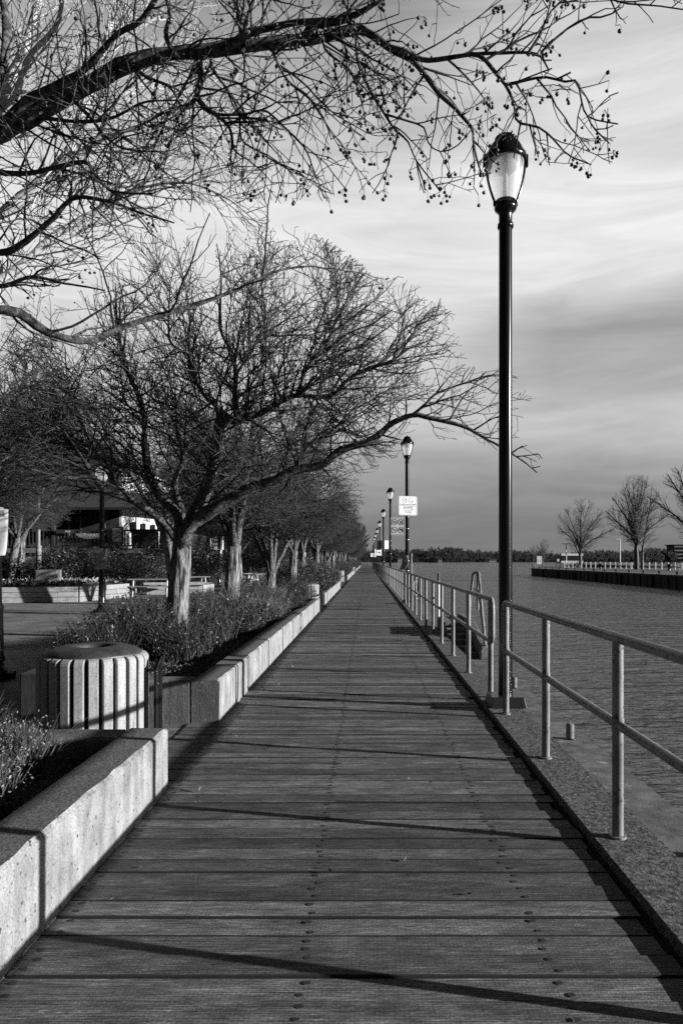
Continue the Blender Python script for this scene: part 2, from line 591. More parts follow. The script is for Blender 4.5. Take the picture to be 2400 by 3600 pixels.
class Skeleton:
    """nodes with parents; limbs are traced, finer wood grows into a cloud of points"""

    def __init__(self, rng):
        self.pos, self.par, self.rmin, self.pid = [], [], [], []
        self.rng = rng

    def limb(self, pts, r0, r1, pid, step=.12, parent=None, wob=.0):
        q = resample(pts, step)
        if parent is None and self.pos:
            A = np.array(self.pos)
            parent = int(np.argmin(((A - q[0]) ** 2).sum(1)))
        n = len(q)
        if wob:
            w = self.rng.normal(0, wob, q.shape)
            w[0] = 0
            w[1:-1] = (w[:-2] + w[1:-1] + w[2:]) / 3 if n > 2 else w[1:-1]
            q = q + w
        prev = parent if parent is not None else -1
        first = len(self.pos)
        for i in range(n):
            if i == 0 and parent is not None and np.linalg.norm(np.array(self.pos[parent]) - q[0]) < .4 * step:
                continue
            self.pos.append(q[i])
            self.par.append(prev)
            t = i / max(1, n - 1)
            self.rmin.append(r0 + (r1 - r0) * t ** .8)
            self.pid.append(pid)
            prev = len(self.pos) - 1
        return first, prev

    def grow(self, A, D, di, dk, iters=120, jit=.25, trop=(0, 0, 0), nmax=60000, seeds=None):
        rng = self.rng
        pos = np.zeros((nmax, 3))
        par = np.full(nmax, -1)
        n = len(self.pos)
        pos[:n] = np.array(self.pos)
        par[:n] = np.array(self.par)
        M_ = len(A)
        near = np.zeros(M_, int)
        nd = np.full(M_, 1e9)
        alive = np.ones(M_, bool)

        def upd(a, b):
            idx = np.nonzero(alive)[0]
            if len(idx) == 0 or b <= a:
                return
            blk = max(1, int(4e6 // max(1, len(idx))))
            for s in range(a, b, blk):
                e = min(b, s + blk)
                d2 = ((A[idx] ** 2).sum(1)[:, None] + (pos[s:e] ** 2).sum(1)[None] - 2 * A[idx] @ pos[s:e].T)
                k = d2.argmin(1)
                dd = np.sqrt(np.maximum(d2[np.arange(len(idx)), k], 0))
                better = dd < nd[idx]
                nd[idx[better]] = dd[better]
                near[idx[better]] = s + k[better]
        s0 = 0 if seeds is None else seeds
        upd(s0, n)
        alive &= nd > dk
        kids = np.zeros(nmax, int)
        trop = np.array(trop)
        for it in range(iters):
            act = alive & (nd < di)
            if not act.any():
                break
            ai = np.nonzero(act)[0]
            vec = A[ai] - pos[near[ai]]
            vec /= np.linalg.norm(vec, axis=1)[:, None] + 1e-9
            S = np.zeros((n, 3))
            np.add.at(S, near[ai], vec)
            g = np.unique(near[ai])
            g = g[kids[g] < 4]
            if len(g) == 0:
                break
            d = S[g]
            ln = np.linalg.norm(d, axis=1)
            d /= ln[:, None] + 1e-9
            # keep some of the parent's heading, add wander
            pp = par[g]
            hd = np.where(pp[:, None] >= 0, pos[g] - pos[np.maximum(pp, 0)], 0)
            hl = np.linalg.norm(hd, axis=1)[:, None]
            hd = hd / (hl + 1e-9)
            d = d + .75 * hd + rng.normal(0, jit, d.shape) + trop
            d /= np.linalg.norm(d, axis=1)[:, None] + 1e-9
            k = len(g)
            if n + k > nmax:
                break
            pos[n:n + k] = pos[g] + d * D * rng.uniform(.75, 1.2, (k, 1))
            par[n:n + k] = g
            kids[g] += 1
            upd(n, n + k)
            n += k
            alive &= nd > dk
        old = len(self.pos)
        self.pos = list(pos[:n])
        self.par = list(par[:n])
        self.rmin += [0.0] * (n - old)
        self.pid += [-1] * (n - old)

    def spurs(self, prob, lo, hi, rmax, r0, droop=0.0):
        """short crooked side shoots on thin wood; returns tips"""
        rng = self.rng
        r = self.radii(r0)
        pos = np.array(self.pos)
        par = np.array(self.par)
        c = np.nonzero((r < rmax) & (par >= 0))[0]
        c = c[rng.random(len(c)) < prob]
        d = pos[c] - pos[par[c]]
        d /= np.linalg.norm(d, axis=1)[:, None] + 1e-9
        v = rng.normal(0, 1, d.shape)
        v -= d * (v * d).sum(1)[:, None]
        v /= np.linalg.norm(v, axis=1)[:, None] + 1e-9
        v = v * .85 + d * .5
        v[:, 2] -= droop
        v /= np.linalg.norm(v, axis=1)[:, None]
        ln = rng.uniform(lo, hi, (len(c), 1))
        base = len(self.pos)
        p1 = pos[c] + v * ln * .55
        v2 = v + rng.normal(0, .45, v.shape)
        v2 /= np.linalg.norm(v2, axis=1)[:, None]
        p2 = p1 + v2 * ln * .45
        k = len(c)
        self.pos += list(p1) + list(p2)
        self.par += list(c) + list(np.arange(base, base + k))
        self.rmin += [0.0] * (2 * k)
        self.pid += [-1] * (2 * k)
        return p2

    def shoot(self, parent, d, L, r0, r1, step, kink, zig, pull, inside):
        """one angular, tapering shoot; returns its nodes with headings"""
        rng = self.rng
        n = max(1, int(round(L / step)))
        p = self.pos[parent]
        out = []
        prev = parent
        s = rng.normal(0, 1, 3)
        s -= d * s.dot(d)
        s /= math.sqrt(s.dot(s)) + 1e-9
        K = rng.normal(0, kink, (n, 3))
        U = rng.uniform(.75, 1.3, n)
        for i in range(n):
            d = d + K[i] + pull + s * (zig if i % 2 else -zig)
            d = d / math.sqrt(d.dot(d))
            p = p + d * (step * U[i])
            if inside is not None and not inside(p):
                break
            self.pos.append(p)
            self.par.append(prev)
            self.rmin.append(r0 + (r1 - r0) * (i + 1) / n)
            self.pid.append(-1)
            prev = len(self.pos) - 1
            out.append((prev, d))
        return out

    def ramify(self, levels, inside=None, pull=(0, 0, 0), outward=None, skip_pid=(0,), share=.55):
        """levels: (gap lo, gap hi, length lo, hi, r0, r1, step, kink, zig, angle lo, hi) from limb shoots to spurs; returns tips"""
        rng = self.rng
        pull = np.array(pull, float)
        jobs = []
        pos, par, pid = self.pos, self.par, self.pid
        cur = []
        n0 = len(pos)
        first = {}
        for i in range(n0):
            if pid[i] >= 0 and pid[i] not in skip_pid and par[i] >= 0:
                first.setdefault(pid[i], []).append(i)
        for k, idx in first.items():
            m = len(idx)
            for j, i in enumerate(idx):
                d = pos[i] - pos[par[i]]
                ln = math.sqrt(d.dot(d)) + 1e-9
                cur.append((i, d / ln, ln, j / m, self.rmin[i]))
        tips = []
        for lv, (g0, g1, l0, l1, r0, r1, step, kink, zig, a0, a1) in enumerate(levels):
            nxt = []
            acc = 0.0
            need = rng.uniform(g0, g1)
            for (i, d, ln, t, rc) in cur:
                acc += ln
                while acc > need:
                    acc -= need
                    need = rng.uniform(g0, g1)
                    v = rng.normal(0, 1, 3)
                    if outward is not None:
                        o = pos[i] - outward
                        v += share * o / (math.sqrt(o.dot(o)) + 1e-9) * 1.6
                    v -= d * v.dot(d)
                    v /= math.sqrt(v.dot(v)) + 1e-9
                    a = rng.uniform(a0, a1)
                    h = d * math.cos(a) + v * math.sin(a)
                    L = rng.uniform(l0, l1) * (1 - .45 * t)
                    ra = min(r0 * rng.uniform(.8, 1.2), rc * .8)
                    sh = self.shoot(i, h, L, ra, min(r1, ra), step, kink, zig, pull, inside)
                    m = len(sh)
                    for j, (q, dd) in enumerate(sh):
                        nxt.append((q, dd, step, j / m, self.rmin[q]))
                    if sh:
                        tips.append((lv, sh[-1][0]))
            cur = nxt
        return tips

    def radii(self, r0, p=2.25):
        n = len(self.pos)
        par = self.par
        acc = np.zeros(n)
        a0 = r0 ** p
        rm = np.array(self.rmin)
        r = np.zeros(n)
        for i in range(n - 1, -1, -1):
            a = acc[i] if acc[i] > 0 else a0
            ri = a ** (1 / p)
            # traced limbs keep their traced thickness
            if rm[i] > 0:
                ri = rm[i]
                a = ri ** p
            r[i] = ri
            q = par[i]
            if q >= 0:
                acc[q] += a
        return r

    def mesh(self, r0, name_base, base, mats, parent, p=2.25, thick=.03, rough=.0, rcap=None, parts=('trunk', 'limb', 'crown')):
        pos = np.array(self.pos) - np.array(base)
        par = np.array(self.par)
        r = self.radii(r0, p)
        # thin wood never thicker than what carries it
        for i in range(len(r)):
            if par[i] >= 0 and r[i] > r[par[i]] * .98 and self.pid[i] < 0:
                r[i] = r[par[i]] * .98
        pid = np.array(self.pid)
        n = len(pos)
        # main child
        main = np.full(n, -1)
        order = np.argsort(r, kind='stable')
        for i in order:
            if par[i] >= 0:
                main[par[i]] = i
        # traced limb keeps its own chain
        for i in range(n):
            if par[i] >= 0 and pid[i] >= 0 and pid[par[i]] == pid[i] and par[i] == i - 1:
                main[par[i]] = i
        seg = np.zeros((n, 3))
        ok = par >= 0
        seg[ok] = pos[ok] - pos[par[ok]]
        seg /= np.linalg.norm(seg, axis=1)[:, None] + 1e-12
        nxt = np.where((main >= 0)[:, None], seg[np.maximum(main, 0)], seg)
        d = seg + nxt
        roots = ~ok
        d[roots] = nxt[roots]
        d /= np.linalg.norm(d, axis=1)[:, None] + 1e-12
        # group: traced wood by limb id, grown wood by thickness
        grp = np.where(pid >= 0, pid, np.where(r > thick, 1000, np.where(r > .30 * thick, 1001, 1002)))
        rng = self.rng
        out = []
        fine_V, fine_F, fb = [], [], 0
        for gi in np.unique(grp):
            idx = np.nonzero(grp == gi)[0]
            if gi == 0:
                ns = 22
            elif gi < 1000:
                ns = 10
            else:
                ns = {1000: 7, 1001: 5, 1002: 3}[gi]
            loc = np.full(n, -1)
            loc[idx] = np.arange(len(idx))
            start = np.nonzero((grp == gi) & ok & ~((grp[np.maximum(par, 0)] == gi) & (main[np.maximum(par, 0)] == np.arange(n))))[0]
            centre = np.vstack([pos[idx], pos[par[start]]])
            dire = np.vstack([d[idx], seg[start]])
            rad = np.r_[r[idx], np.minimum(r[par[start]], r[start] * 1.25)]
            ref = np.array((.83, .55, .07))
            u = np.cross(dire, ref)
            bad = np.linalg.norm(u, axis=1) < .15
            u[bad] = np.cross(dire[bad], np.array((.1, .2, .97)))
            u /= np.linalg.norm(u, axis=1)[:, None]
            w = np.cross(dire, u)
            ang = np.arange(ns) * 2 * PI / ns
            rr = np.repeat(rad[:, None], ns, 1)
            if gi == 0 and rough:
                # furrows run along the trunk
                ph = rng.uniform(0, 6.28, 6)
                zz = centre[:, 2][:, None]
                k = sum(np.cos(f * ang[None] + ph[j] + .9 * np.sin(zz * (1.1 + .5 * j) + ph[j])) for j, f in enumerate((3, 5, 8, 11)))
                rr = rr * (1 + rough * k + rng.normal(0, rough * .5, rr.shape))
            elif gi < 1000:
                ph = rng.uniform(0, 6.28, 5)
                q_ = centre.sum(1)[:, None] * 1.0
                rr = rr * (1 + .06 * np.sin(q_ * 9 + ph[0]) + .06 * np.sin(2 * ang[None] + q_ * 14 + ph[1]) + .05 * np.sin(5 * ang[None] + q_ * 23 + ph[2]) + .05 * np.sin(q_ * 31 + ph[3]))
            V = centre[:, None, :] + rr[:, :, None] * (np.cos(ang)[None, :, None] * u[:, None] + np.sin(ang)[None, :, None] * w[:, None])
            V = V.reshape(-1, 3)
            kids = idx[ok[idx]]
            a = np.empty(len(kids), int)
            sl = np.full(n, -1)
            sl[start] = len(idx) + np.arange(len(start))
            a = np.where(sl[kids] >= 0, sl[kids], loc[par[kids]])
            b = loc[kids]
            j = np.arange(ns)
            Q = np.stack([a[:, None] * ns + j, a[:, None] * ns + (j + 1) % ns, b[:, None] * ns + (j + 1) % ns, b[:, None] * ns + j], 2).reshape(-1, 4)
            if gi == 0:
                out.append(np_obj(parts[0], V, Q, mats[0], parent, True))
            elif gi < 1000:
                out.append(np_obj(parts[1], V, Q, M['limb_bark'] if mats[0] is M['bark'] else mats[0], parent, True))
            else:
                fine_V.append(V)
                fine_F.append(Q + fb)
                fb += len(V)
        if fine_V:
            out.append(np_obj(parts[2], np.vstack(fine_V), np.vstack(fine_F), mats[1], parent, True))
        return out, r


def ball_mesh(c, r, rng, squash=.9):
    """small icosahedron-like berries, vectorised: c (n,3)"""
    t = (1 + 5 ** .5) / 2
    iv = np.array([(-1, t, 0), (1, t, 0), (-1, -t, 0), (1, -t, 0), (0, -1, t), (0, 1, t), (0, -1, -t), (0, 1, -t), (t, 0, -1), (t, 0, 1), (-t, 0, -1), (-t, 0, 1)], float)
    iv /= np.linalg.norm(iv[0])
    fc = np.array([(0, 11, 5), (0, 5, 1), (0, 1, 7), (0, 7, 10), (0, 10, 11), (1, 5, 9), (5, 11, 4), (11, 10, 2), (10, 7, 6), (7, 1, 8), (3, 9, 4), (3, 4, 2), (3, 2, 6), (3, 6, 8), (3, 8, 9), (4, 9, 5), (2, 4, 11), (6, 2, 10), (8, 6, 7), (9, 8, 1)])
    n = len(c)
    rr = np.broadcast_to(np.asarray(r), (n,))
    V = c[:, None] + iv[None] * rr[:, None, None] * rng.uniform(.85, 1.1, (n, 12, 1)) * np.array((1, 1, squash))
    Fc = fc[None] + (np.arange(n) * 12)[:, None, None]
    return V.reshape(-1, 3), Fc.reshape(-1, 3)


def ellipsoid(n, c, rad, rng, shell=.45, flat=None):
    v = rng.normal(0, 1, (n, 3))
    v /= np.linalg.norm(v, axis=1)[:, None]
    t = rng.random((n, 1)) ** shell
    return np.array(c) + v * t * np.array(rad)


# --- leaves and stems for shrubs, all as real little faces
def leaf_faces(pos, size, rng, lift=.3, asp=.45):
    n = len(pos)
    d = rng.normal(0, 1, (n, 3))
    d[:, 2] = np.abs(d[:, 2]) * .6 + lift
    d /= np.linalg.norm(d, axis=1)[:, None]
    s = rng.normal(0, 1, (n, 3))
    s -= d * (s * d).sum(1)[:, None]
    s /= np.linalg.norm(s, axis=1)[:, None]
    nn = np.cross(d, s)
    L = (np.asarray(size) * rng.uniform(.6, 1.3, n))[:, None]
    a = pos
    b = pos + d * L * .5 + s * L * asp * .5 + nn * L * .12
    c = pos + d * L
    e = pos + d * L * .5 - s * L * asp * .5 + nn * L * .12
    V = np.stack([a, b, c, e], 1).reshape(-1, 3)
    k = np.arange(n)[:, None] * 4
    Fq = np.vstack([k + np.array((0, 1, 2)), k + np.array((0, 2, 3))])
    return V, Fq


def blades(pos, h, w, rng, lean=.5):
    """thin upright stems or grass blades: two-segment strips"""
    n = len(pos)
    d = rng.normal(0, lean, (n, 3))
    d[:, 2] = 1
    d /= np.linalg.norm(d, axis=1)[:, None]
    s = rng.normal(0, 1, (n, 3))
    s -= d * (s * d).sum(1)[:, None]
    s /= np.linalg.norm(s, axis=1)[:, None]
    H = (np.asarray(h) * rng.uniform(.6, 1.25, n))[:, None]
    W = w * .5
    bend = rng.normal(0, .35, (n, 3))
    bend[:, 2] = -.15
    m = pos + d * H * .55
    t = m + (d + bend) * H * .45
    V = np.stack([pos - s * W, pos + s * W, m - s * W * .8, m + s * W * .8, t - s * W * .2, t + s * W * .2], 1).reshape(-1, 3)
    k = np.arange(n)[:, None] * 6
    Q = np.vstack([k + np.array((0, 1, 3, 2)), k + np.array((2, 3, 5, 4))])
    return V, Q


def crabapple(rng, name, label, base, trunk_h, crown_c, crown_r, natt, D, r0, group=None, scale_r=1.0, fruit=0, limbs=5, spur=.5, lean=(0, 0)):
    """a generic bare crabapple: short trunk, spreading limbs, dense twigs"""
    root = thing(name, label, 'tree', base, 0, group)
    base = np.array(base, float)
    sk = Skeleton(rng)
    top = base + np.array((lean[0], lean[1], trunk_h))
    mid = base + np.array((lean[0] * .3 + rng.normal(0, .05), lean[1] * .3, trunk_h * .5))
    sk.limb([base + np.array((0, 0, -.1)), mid, top], .17 * scale_r, .13 * scale_r, 0, .1)
    cc = base + np.array(crown_c)
    a0 = rng.uniform(0, 6.28)
    for k in range(limbs):
        a = a0 + 2 * PI * k / limbs + rng.normal(0, .25)
        rr = rng.uniform(.5, .75)
        end = cc + np.array((math.cos(a) * crown_r[0] * rr, math.sin(a) * crown_r[1] * rr, rng.uniform(-.35, .45) * crown_r[2]))
        m1 = top + (end - top) * .33 + np.array((0, 0, rng.uniform(.1, .45))) + rng.normal(0, .12, 3)
        m2 = top + (end - top) * .66 + np.array((0, 0, rng.uniform(.0, .35))) + rng.normal(0, .18, 3)
        sk.limb([top - np.array((0, 0, rng.uniform(0, .25))), m1, m2, end], rng.uniform(.07, .10) * scale_r, .025 * scale_r, k + 1, .14, wob=.012)
    # an uneven outline: pockets where nothing grows
    pk = [(cc + rng.normal(0, 1, 3) * np.array(crown_r) * .8, rng.uniform(.3, .6) ** 2) for _ in range(8)]
    ic, ir = cc, 1.0 / np.array(crown_r)

    def inside(p):
        q = (p - ic) * ir
        if q.dot(q) > 1.15:
            return False
        for c, rr2 in pk:
            e = p - c
            if e.dot(e) < rr2:
                return False
        return True
    tp = sk.ramify([(.055, .125, .8, 1.7, .016, .006, .12, .10, .10, .6, 1.2),
                    (.07, .15, .35, .85, .0085, r0 * 1.1, .10, .11, .12, .6, 1.15),
                    (.09, .20, .14, .40, r0 * 1.4, r0 * .85, .075, .13, .14, .6, 1.2),
                    (.16, .45, .03, .11, r0, r0 * .8, .05, .2, .2, .7, 1.3)][:4 if natt > 8400 else 3], inside, (0, 0, .012), cc)
    tips = np.array([sk.pos[i] for lv, i in tp if lv >= 2])
    pass
    sk.mesh(r0, name, base, (M['bark'], M['twig']), root, thick=.03, rough=.05)
    if fruit:
        k = tips[rng.random(len(tips)) < fruit] - base
        V, Fc = ball_mesh(k - np.array((0, 0, .012)), .008 + 0 * k[:, 0], rng)
        o = np_obj('fruit', V, Fc, M['fruit'], root, True)
        o['kind'] = 'stuff'
    return root
# ------------------------------------------------------------------ camera, sun, sky
sc = bpy.context.scene
cam = bpy.data.cameras.new('camera')
camo = bpy.data.objects.new('camera', cam)
C.objects.link(camo)
camo.location = (0, 0, EYE)
camo.rotation_euler = (PI / 2, 0, 0)
cam.sensor_fit = 'VERTICAL'
cam.sensor_height = 36
cam.lens = 24.5
cam.shift_x = -.0244
cam.shift_y = .0472
cam.clip_start = .05
cam.clip_end = 6000
sc.camera = camo

SUN_EL = math.atan(.228)
SX, SY = .975, -.222                 # towards the sun, on the ground
sun = bpy.data.lights.new('sun', 'SUN')
sun.energy = 5.0
sun.angle = math.radians(.5)
sun.color = (1, 1, 1)
so = bpy.data.objects.new('sun', sun)
C.objects.link(so)
tw = Vector((SX * math.cos(SUN_EL), SY * math.cos(SUN_EL), math.sin(SUN_EL)))
so.rotation_euler = tw.to_track_quat('Z', 'Y').to_euler()

w = bpy.data.worlds.new('World')
sc.world = w
w.use_nodes = True
nt = w.node_tree
L = nt.links.new
bg = nt.nodes['Background']
sky = N(nt, 'ShaderNodeTexSky', sky_type='NISHITA', sun_disc=False)
sky.sun_elevation = SUN_EL
sky.sun_rotation = math.atan2(SX, SY)
sky.air_density = 1.0
red = N(nt, 'ShaderNodeSeparateColor')          # black-and-white film behind a red filter
L(sky.outputs[0], red.inputs[0])
tc = N(nt, 'ShaderNodeTexCoord')
sx = N(nt, 'ShaderNodeSeparateXYZ')
L(tc.outputs['Generated'], sx.inputs[0])


def mth(op, a, b=None, c=None):
    n = N(nt, 'ShaderNodeMath', operation=op)
    for i, q in enumerate((a, b, c)):
        if q is None:
            continue
        if isinstance(q, (int, float)):
            n.inputs[i].default_value = q
        else:
            L(q, n.inputs[i])
    return n.outputs[0]


hyp = mth('SQRT', mth('ADD', mth('MULTIPLY', sx.outputs[0], sx.outputs[0]), mth('MULTIPLY', sx.outputs[1], sx.outputs[1])))
vv = mth('DIVIDE', sx.outputs[2], mth('MAXIMUM', hyp, .001))        # tangent of elevation
uu = mth('ARCTAN2', sx.outputs[0], sx.outputs[1])                    # azimuth from straight ahead
cmb = N(nt, 'ShaderNodeCombineXYZ')
L(uu, cmb.inputs[0])
L(vv, cmb.inputs[1])


def wnoise(sxy, det, rough, dis=0.0, rotz=0.0, off=0.0):
    mp = N(nt, 'ShaderNodeMapping')
    mp.inputs['Scale'].default_value = (sxy[0], sxy[1], 1)
    mp.inputs['Rotation'].default_value = (0, 0, rotz)
    mp.inputs['Location'].default_value = (off, off * .7, off * 1.3)
    L(cmb.outputs[0], mp.inputs[0])
    n = N(nt, 'ShaderNodeTexNoise', i_Scale=1.0, i_Detail=det, i_Roughness=rough, i_Distortion=dis)
    L(mp.outputs[0], n.inputs['Vector'])
    return n.outputs[0]


warp = wnoise((2.2, 5.0), 4, .55, .6, .10, 2.3)
wisps = wnoise((2.6, 15.0), 7, .6, 1.2, .16, 5.1)
fine = wnoise((7.0, 40.0), 6, .6, 1.0, .2, 9.0)
v2 = mth('ADD', vv, mth('MULTIPLY', mth('SUBTRACT', warp, .5), .13))


def wramp(stops, src):
    r = N(nt, 'ShaderNodeValToRGB')
    e = r.color_ramp.elements
    while len(e) < len(stops):
        e.new(.5)
    for el, (p, q) in zip(e, stops):
        el.position = p
        el.color = g3(q)
    L(src, r.inputs[0])
    return r.outputs[0]


cl_right = wramp([(0, .17), (.06, .20), (.115, .28), (.16, .43), (.205, .50), (.25, .36), (.30, .30), (.36, .52), (.42, .72), (.52, .68), (.62, .60), (.76, .50), (.95, .30), (1, .1)], v2)
cl_left = wramp([(0, .17), (.06, .21), (.13, .32), (.20, .48), (.28, .56), (.36, .62), (.45, .66), (.53, .64), (.62, .46), (.72, .34), (.80, .26), (.95, .18), (1, .1)], v2)
side = wramp([(.40, 0), (.62, 1)], mth('ADD', uu, .36))
cm = N(nt, 'ShaderNodeMix', data_type='RGBA')
L(side, cm.inputs[0])
L(cl_left, cm.inputs[6])
L(cl_right, cm.inputs[7])
streak = mth('ADD', mth('MULTIPLY', mth('SUBTRACT', wisps, .5), .70), mth('MULTIPLY', mth('SUBTRACT', fine, .5), .14))
lum = mth('MULTIPLY', cm.outputs[2], mth('ADD', 1.0, streak))
# bright cloud only where the camera looks; unseen sky dimmed to deepen shade
cover = mth('MULTIPLY', wramp([(.29, 1), (.48, 0)], mth('MULTIPLY', mth('ABSOLUTE', uu), .55)), wramp([(.84, 1), (1.0, 0)], vv))
clear = mth('MULTIPLY', red.outputs[0], .02)  # unseen sky, dimmed to deepen shade
mixv = N(nt, 'ShaderNodeMix', data_type='FLOAT')
L(cover, mixv.inputs[0])
L(mth('MULTIPLY', clear, 1.0), mixv.inputs[2])
L(mth('MULTIPLY', lum, 1.0), mixv.inputs[3])
cc_ = N(nt, 'ShaderNodeCombineColor')
sc10 = mth('MULTIPLY', mixv.outputs[0], 6.0)
for i in range(3):
    L(sc10, cc_.inputs[i])
L(cc_.outputs[0], bg.inputs[0])
bg.inputs[1].default_value = .1

sc.view_settings.view_transform = 'Standard'
sc.view_settings.look = 'None'
sc.view_settings.exposure = 1.0
sc.view_settings.gamma = 1
sc.cycles.use_denoising = False
sc.cycles.max_bounces = 6
sc.cycles.transparent_max_bounces = 8
sc.render.film_transparent = False

# ------------------------------------------------------------------ ground, deck, water
LAND_END = 330
b = MB()
b.slab([(-700, -60), (-1.75, -60), (-1.75, LAND_END), (-60, 420), (-700, 420)], -3, -.035)
b.slab([(-1.748, -60), (1.19, -60), (1.19, LAND_END), (-1.748, LAND_END)], -3, -.55)
b.slab([(-1.74, 178.2), (1.19, 178.2), (1.19, LAND_END), (-1.74, LAND_END)], -.54, -.036)
ground = struct(b.build('ground', M['soil']))
b = MB()
b.slab([(-60, -8), (-1.69, -8), (-1.69, 190), (-60, 190)], -.03, -.012)
plaza = struct(b.build('plaza', M['paving']))

rng = np.random.default_rng(11)
b = MB()
nb = MB()
pitch = .1438
y = .3
k = 0
while y < 178:
    wdt = pitch - rng.uniform(.004, .010)
    zt = rng.normal(0, .0022)
    tl = rng.normal(0, .0016)
    x0, x1 = -1.68 + rng.normal(0, .006), 1.185 + rng.normal(0, .014)
    c = .004
    ys = (y, y, y + c, y + wdt - c, y + wdt, y + wdt)
    zs = (-.05, zt - c, zt, zt + tl, zt + tl - c, -.05)
    sag = rng.normal(0, .0022)
    vs = [(x0, q, z) for q, z in zip(ys, zs)] + [(-.2, q + rng.normal(0, .0006), z + sag) for q, z in zip(ys, zs)] + [(x1, q, z + rng.normal(0, .001)) for q, z in zip(ys, zs)]
    fs = []
    for s in (0, 6):
        fs += [(s + i, s + (i + 1) % 6, s + 6 + (i + 1) % 6, s + 6 + i) for i in range(6)]
    fs += [tuple(range(6))[::-1], tuple(range(12, 18))]
    b.add(vs, fs)
    for s in (0, 6):
        base = len(b.m) - len(fs) + s
        b.m[base] = b.m[base + 4] = 1
        if rng.random() < .8:
            b.m[base + 1] = 1
    if y < 55:
        for xn in (-1.29, -.235, .715):
            for t in (.24, .76):
                if rng.random() < .96:
                    cx_, cy_ = xn + rng.normal(0, .010), y + wdt * t + rng.normal(0, .006)
                    r_ = rng.uniform(.010, .014)
                    zz = zt + sag * .6 + max(0, tl) + .0022
                    nb.add([(cx_ + 1.15 * r_ * math.cos(a * PI / 4), cy_ + r_ * math.sin(a * PI / 4), zz) for a in range(8)], [tuple(range(8))])
    y += pitch
    k += 1
boardwalk = struct(b.build('boardwalk', (M['deck'], M['edge'])))
nails = struct(nb.build('nail_heads', M['nail'], boardwalk), 'stuff')

# quay: curb in lengths with open joints, lower ledge, side wall down into the water
b = MB()
ys = [-6, -1.3, 5.48, 12.3, 19.1, 25.9, 32.7, 39.5, 46.3, 53, 60, 67, 74, 81, 88, 95, 102, 110, 118, 126, 134, 142, 150, 158, 166, 178]
for a, c in zip(ys[:-1], ys[1:]):
    b.cbox(1.235, 1.60, a + .004, c - .004, -.30, .035, .012)
curb = struct(b.build('quay_curb', M['aggregate']))
b = MB()
b.box(1.2, 1.597, -6, 178, -3, -.302)
b.cbox(1.597, 2.26, -6, 178, -3, -.25, .02)
ledge = struct(b.build('quay_ledge', M['ledge']))
# rubble joint between deck end and curb
b = MB()
b.box(1.19, 1.233, -6, 178, -.3, -.045)
struct(b.build('deck_joint', M['curb_side']))

b = MB()
b.add([(-3500, -200, -1.0), (3500, -200, -1.0), (3500, 4500, -1.0), (-3500, 4500, -1.0)], [(0, 1, 2, 3)])
water = struct(b.build('water', M['water']))

# planting soil inside the planters (walls follow)
WALL_H = .41


def planter_wall(name, x_face, y0, y1, label, ret0=0.0, ret1=0.0, joints=(), thick=.26):
    """L- or U-shaped cast wall: a long face beside the deck with returns to the left"""
    t = thing(name, label, 'planter wall', (x_face, y0, 0), 0, 'concrete planter walls')
    cuts = [0] + [j - y0 for j in joints] + [y1 - y0]
    for i in range(len(cuts) - 1):
        m = MB()
        a, c = cuts[i] + (.003 if i else 0), cuts[i + 1] - (.003 if i < len(cuts) - 2 else 0)
        # chamfered outer top edge, slightly battered
        n = max(2, int((c - a) / .12))
        jit = np.random.default_rng(int(1000 * abs(a)) + 3)
        prof = [(-thick, -.12), (0, -.12), (0, WALL_H - .020), (-.018, WALL_H), (-thick + .012, WALL_H), (-thick, WALL_H - .012)]
        vs = []
        for q in range(n + 1):
            yy = a + (c - a) * q / n
            for s, (px, pz) in enumerate(prof):
                e = jit.normal(0, .0032, 2) if s in (2, 3) else (0, 0)
                vs.append((px + e[0], yy, pz + e[1]))
        k = len(prof)
        fs = [(q * k + s, q * k + (s + 1) % k, (q + 1) * k + (s + 1) % k, (q + 1) * k + s) for q in range(n) for s in range(k)]
        fs += [tuple(range(k)), tuple(range(n * k, n * k + k))[::-1]]
        m.add(vs, fs)
        m.f = [f[::-1] for f in m.f]
        m.m[-2:] = [1, 1]
        for q in range(n):
            m.m[q * k + 3] = 2
        m.build('panel', (M['concrete'], M['dark_streaked'], M['wall_top']), t)
    if ret0:
        m = MB()
        m.cbox(-ret0, -thick - .004, .002, .24, -.12, WALL_H - .003, .02)
        m.m[5] = 1
        m.build('return_panel', (M['dark_streaked'], M['wall_top']), t)
    if ret1:
        m = MB()
        m.cbox(-ret1, -thick - .004, y1 - y0 - .25, y1 - y0 - .002, -.12, WALL_H - .004, .02)
        m.build('return_panel', M['dark_streaked'], t)
    return t


planter_wall('planter_wall', -1.35, -1.5, 4.74, 'pale concrete planter wall in the left foreground, its end beside the slatted bin', 0, 3.4, ())
pw2 = planter_wall('planter_wall', -1.405, 6.64, 20.9, 'long jointed concrete planter wall beyond the near slatted bin', 1.2, 2.2, (9.4, 10.8, 12.2, 13.6, 15.0, 16.4, 17.8, 19.2, 20.3))
# left side of the second planter, running back from its near corner
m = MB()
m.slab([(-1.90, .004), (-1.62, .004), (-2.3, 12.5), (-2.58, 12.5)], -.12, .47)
m.build('side_panel', M['shade_dark'], pw2, .015)
planter_wall('planter_wall', -1.43, 23.9, 38.4, 'short concrete planter wall after the first gap, chipped at its near corner', 1.9, 2.0, (25.6, 27.3, 29.0, 32.0, 35.0))
planter_wall('planter_wall', -1.43, 53.0, 72.0, 'low concrete planter wall far along the boardwalk beside the third bin', 1.9, 1.9, (58, 63, 67.8))
planter_wall('planter_wall', -1.43, 75.5, 168, 'farthest planter wall running to the end of the boardwalk', 1.9, 0, (90, 110, 130))

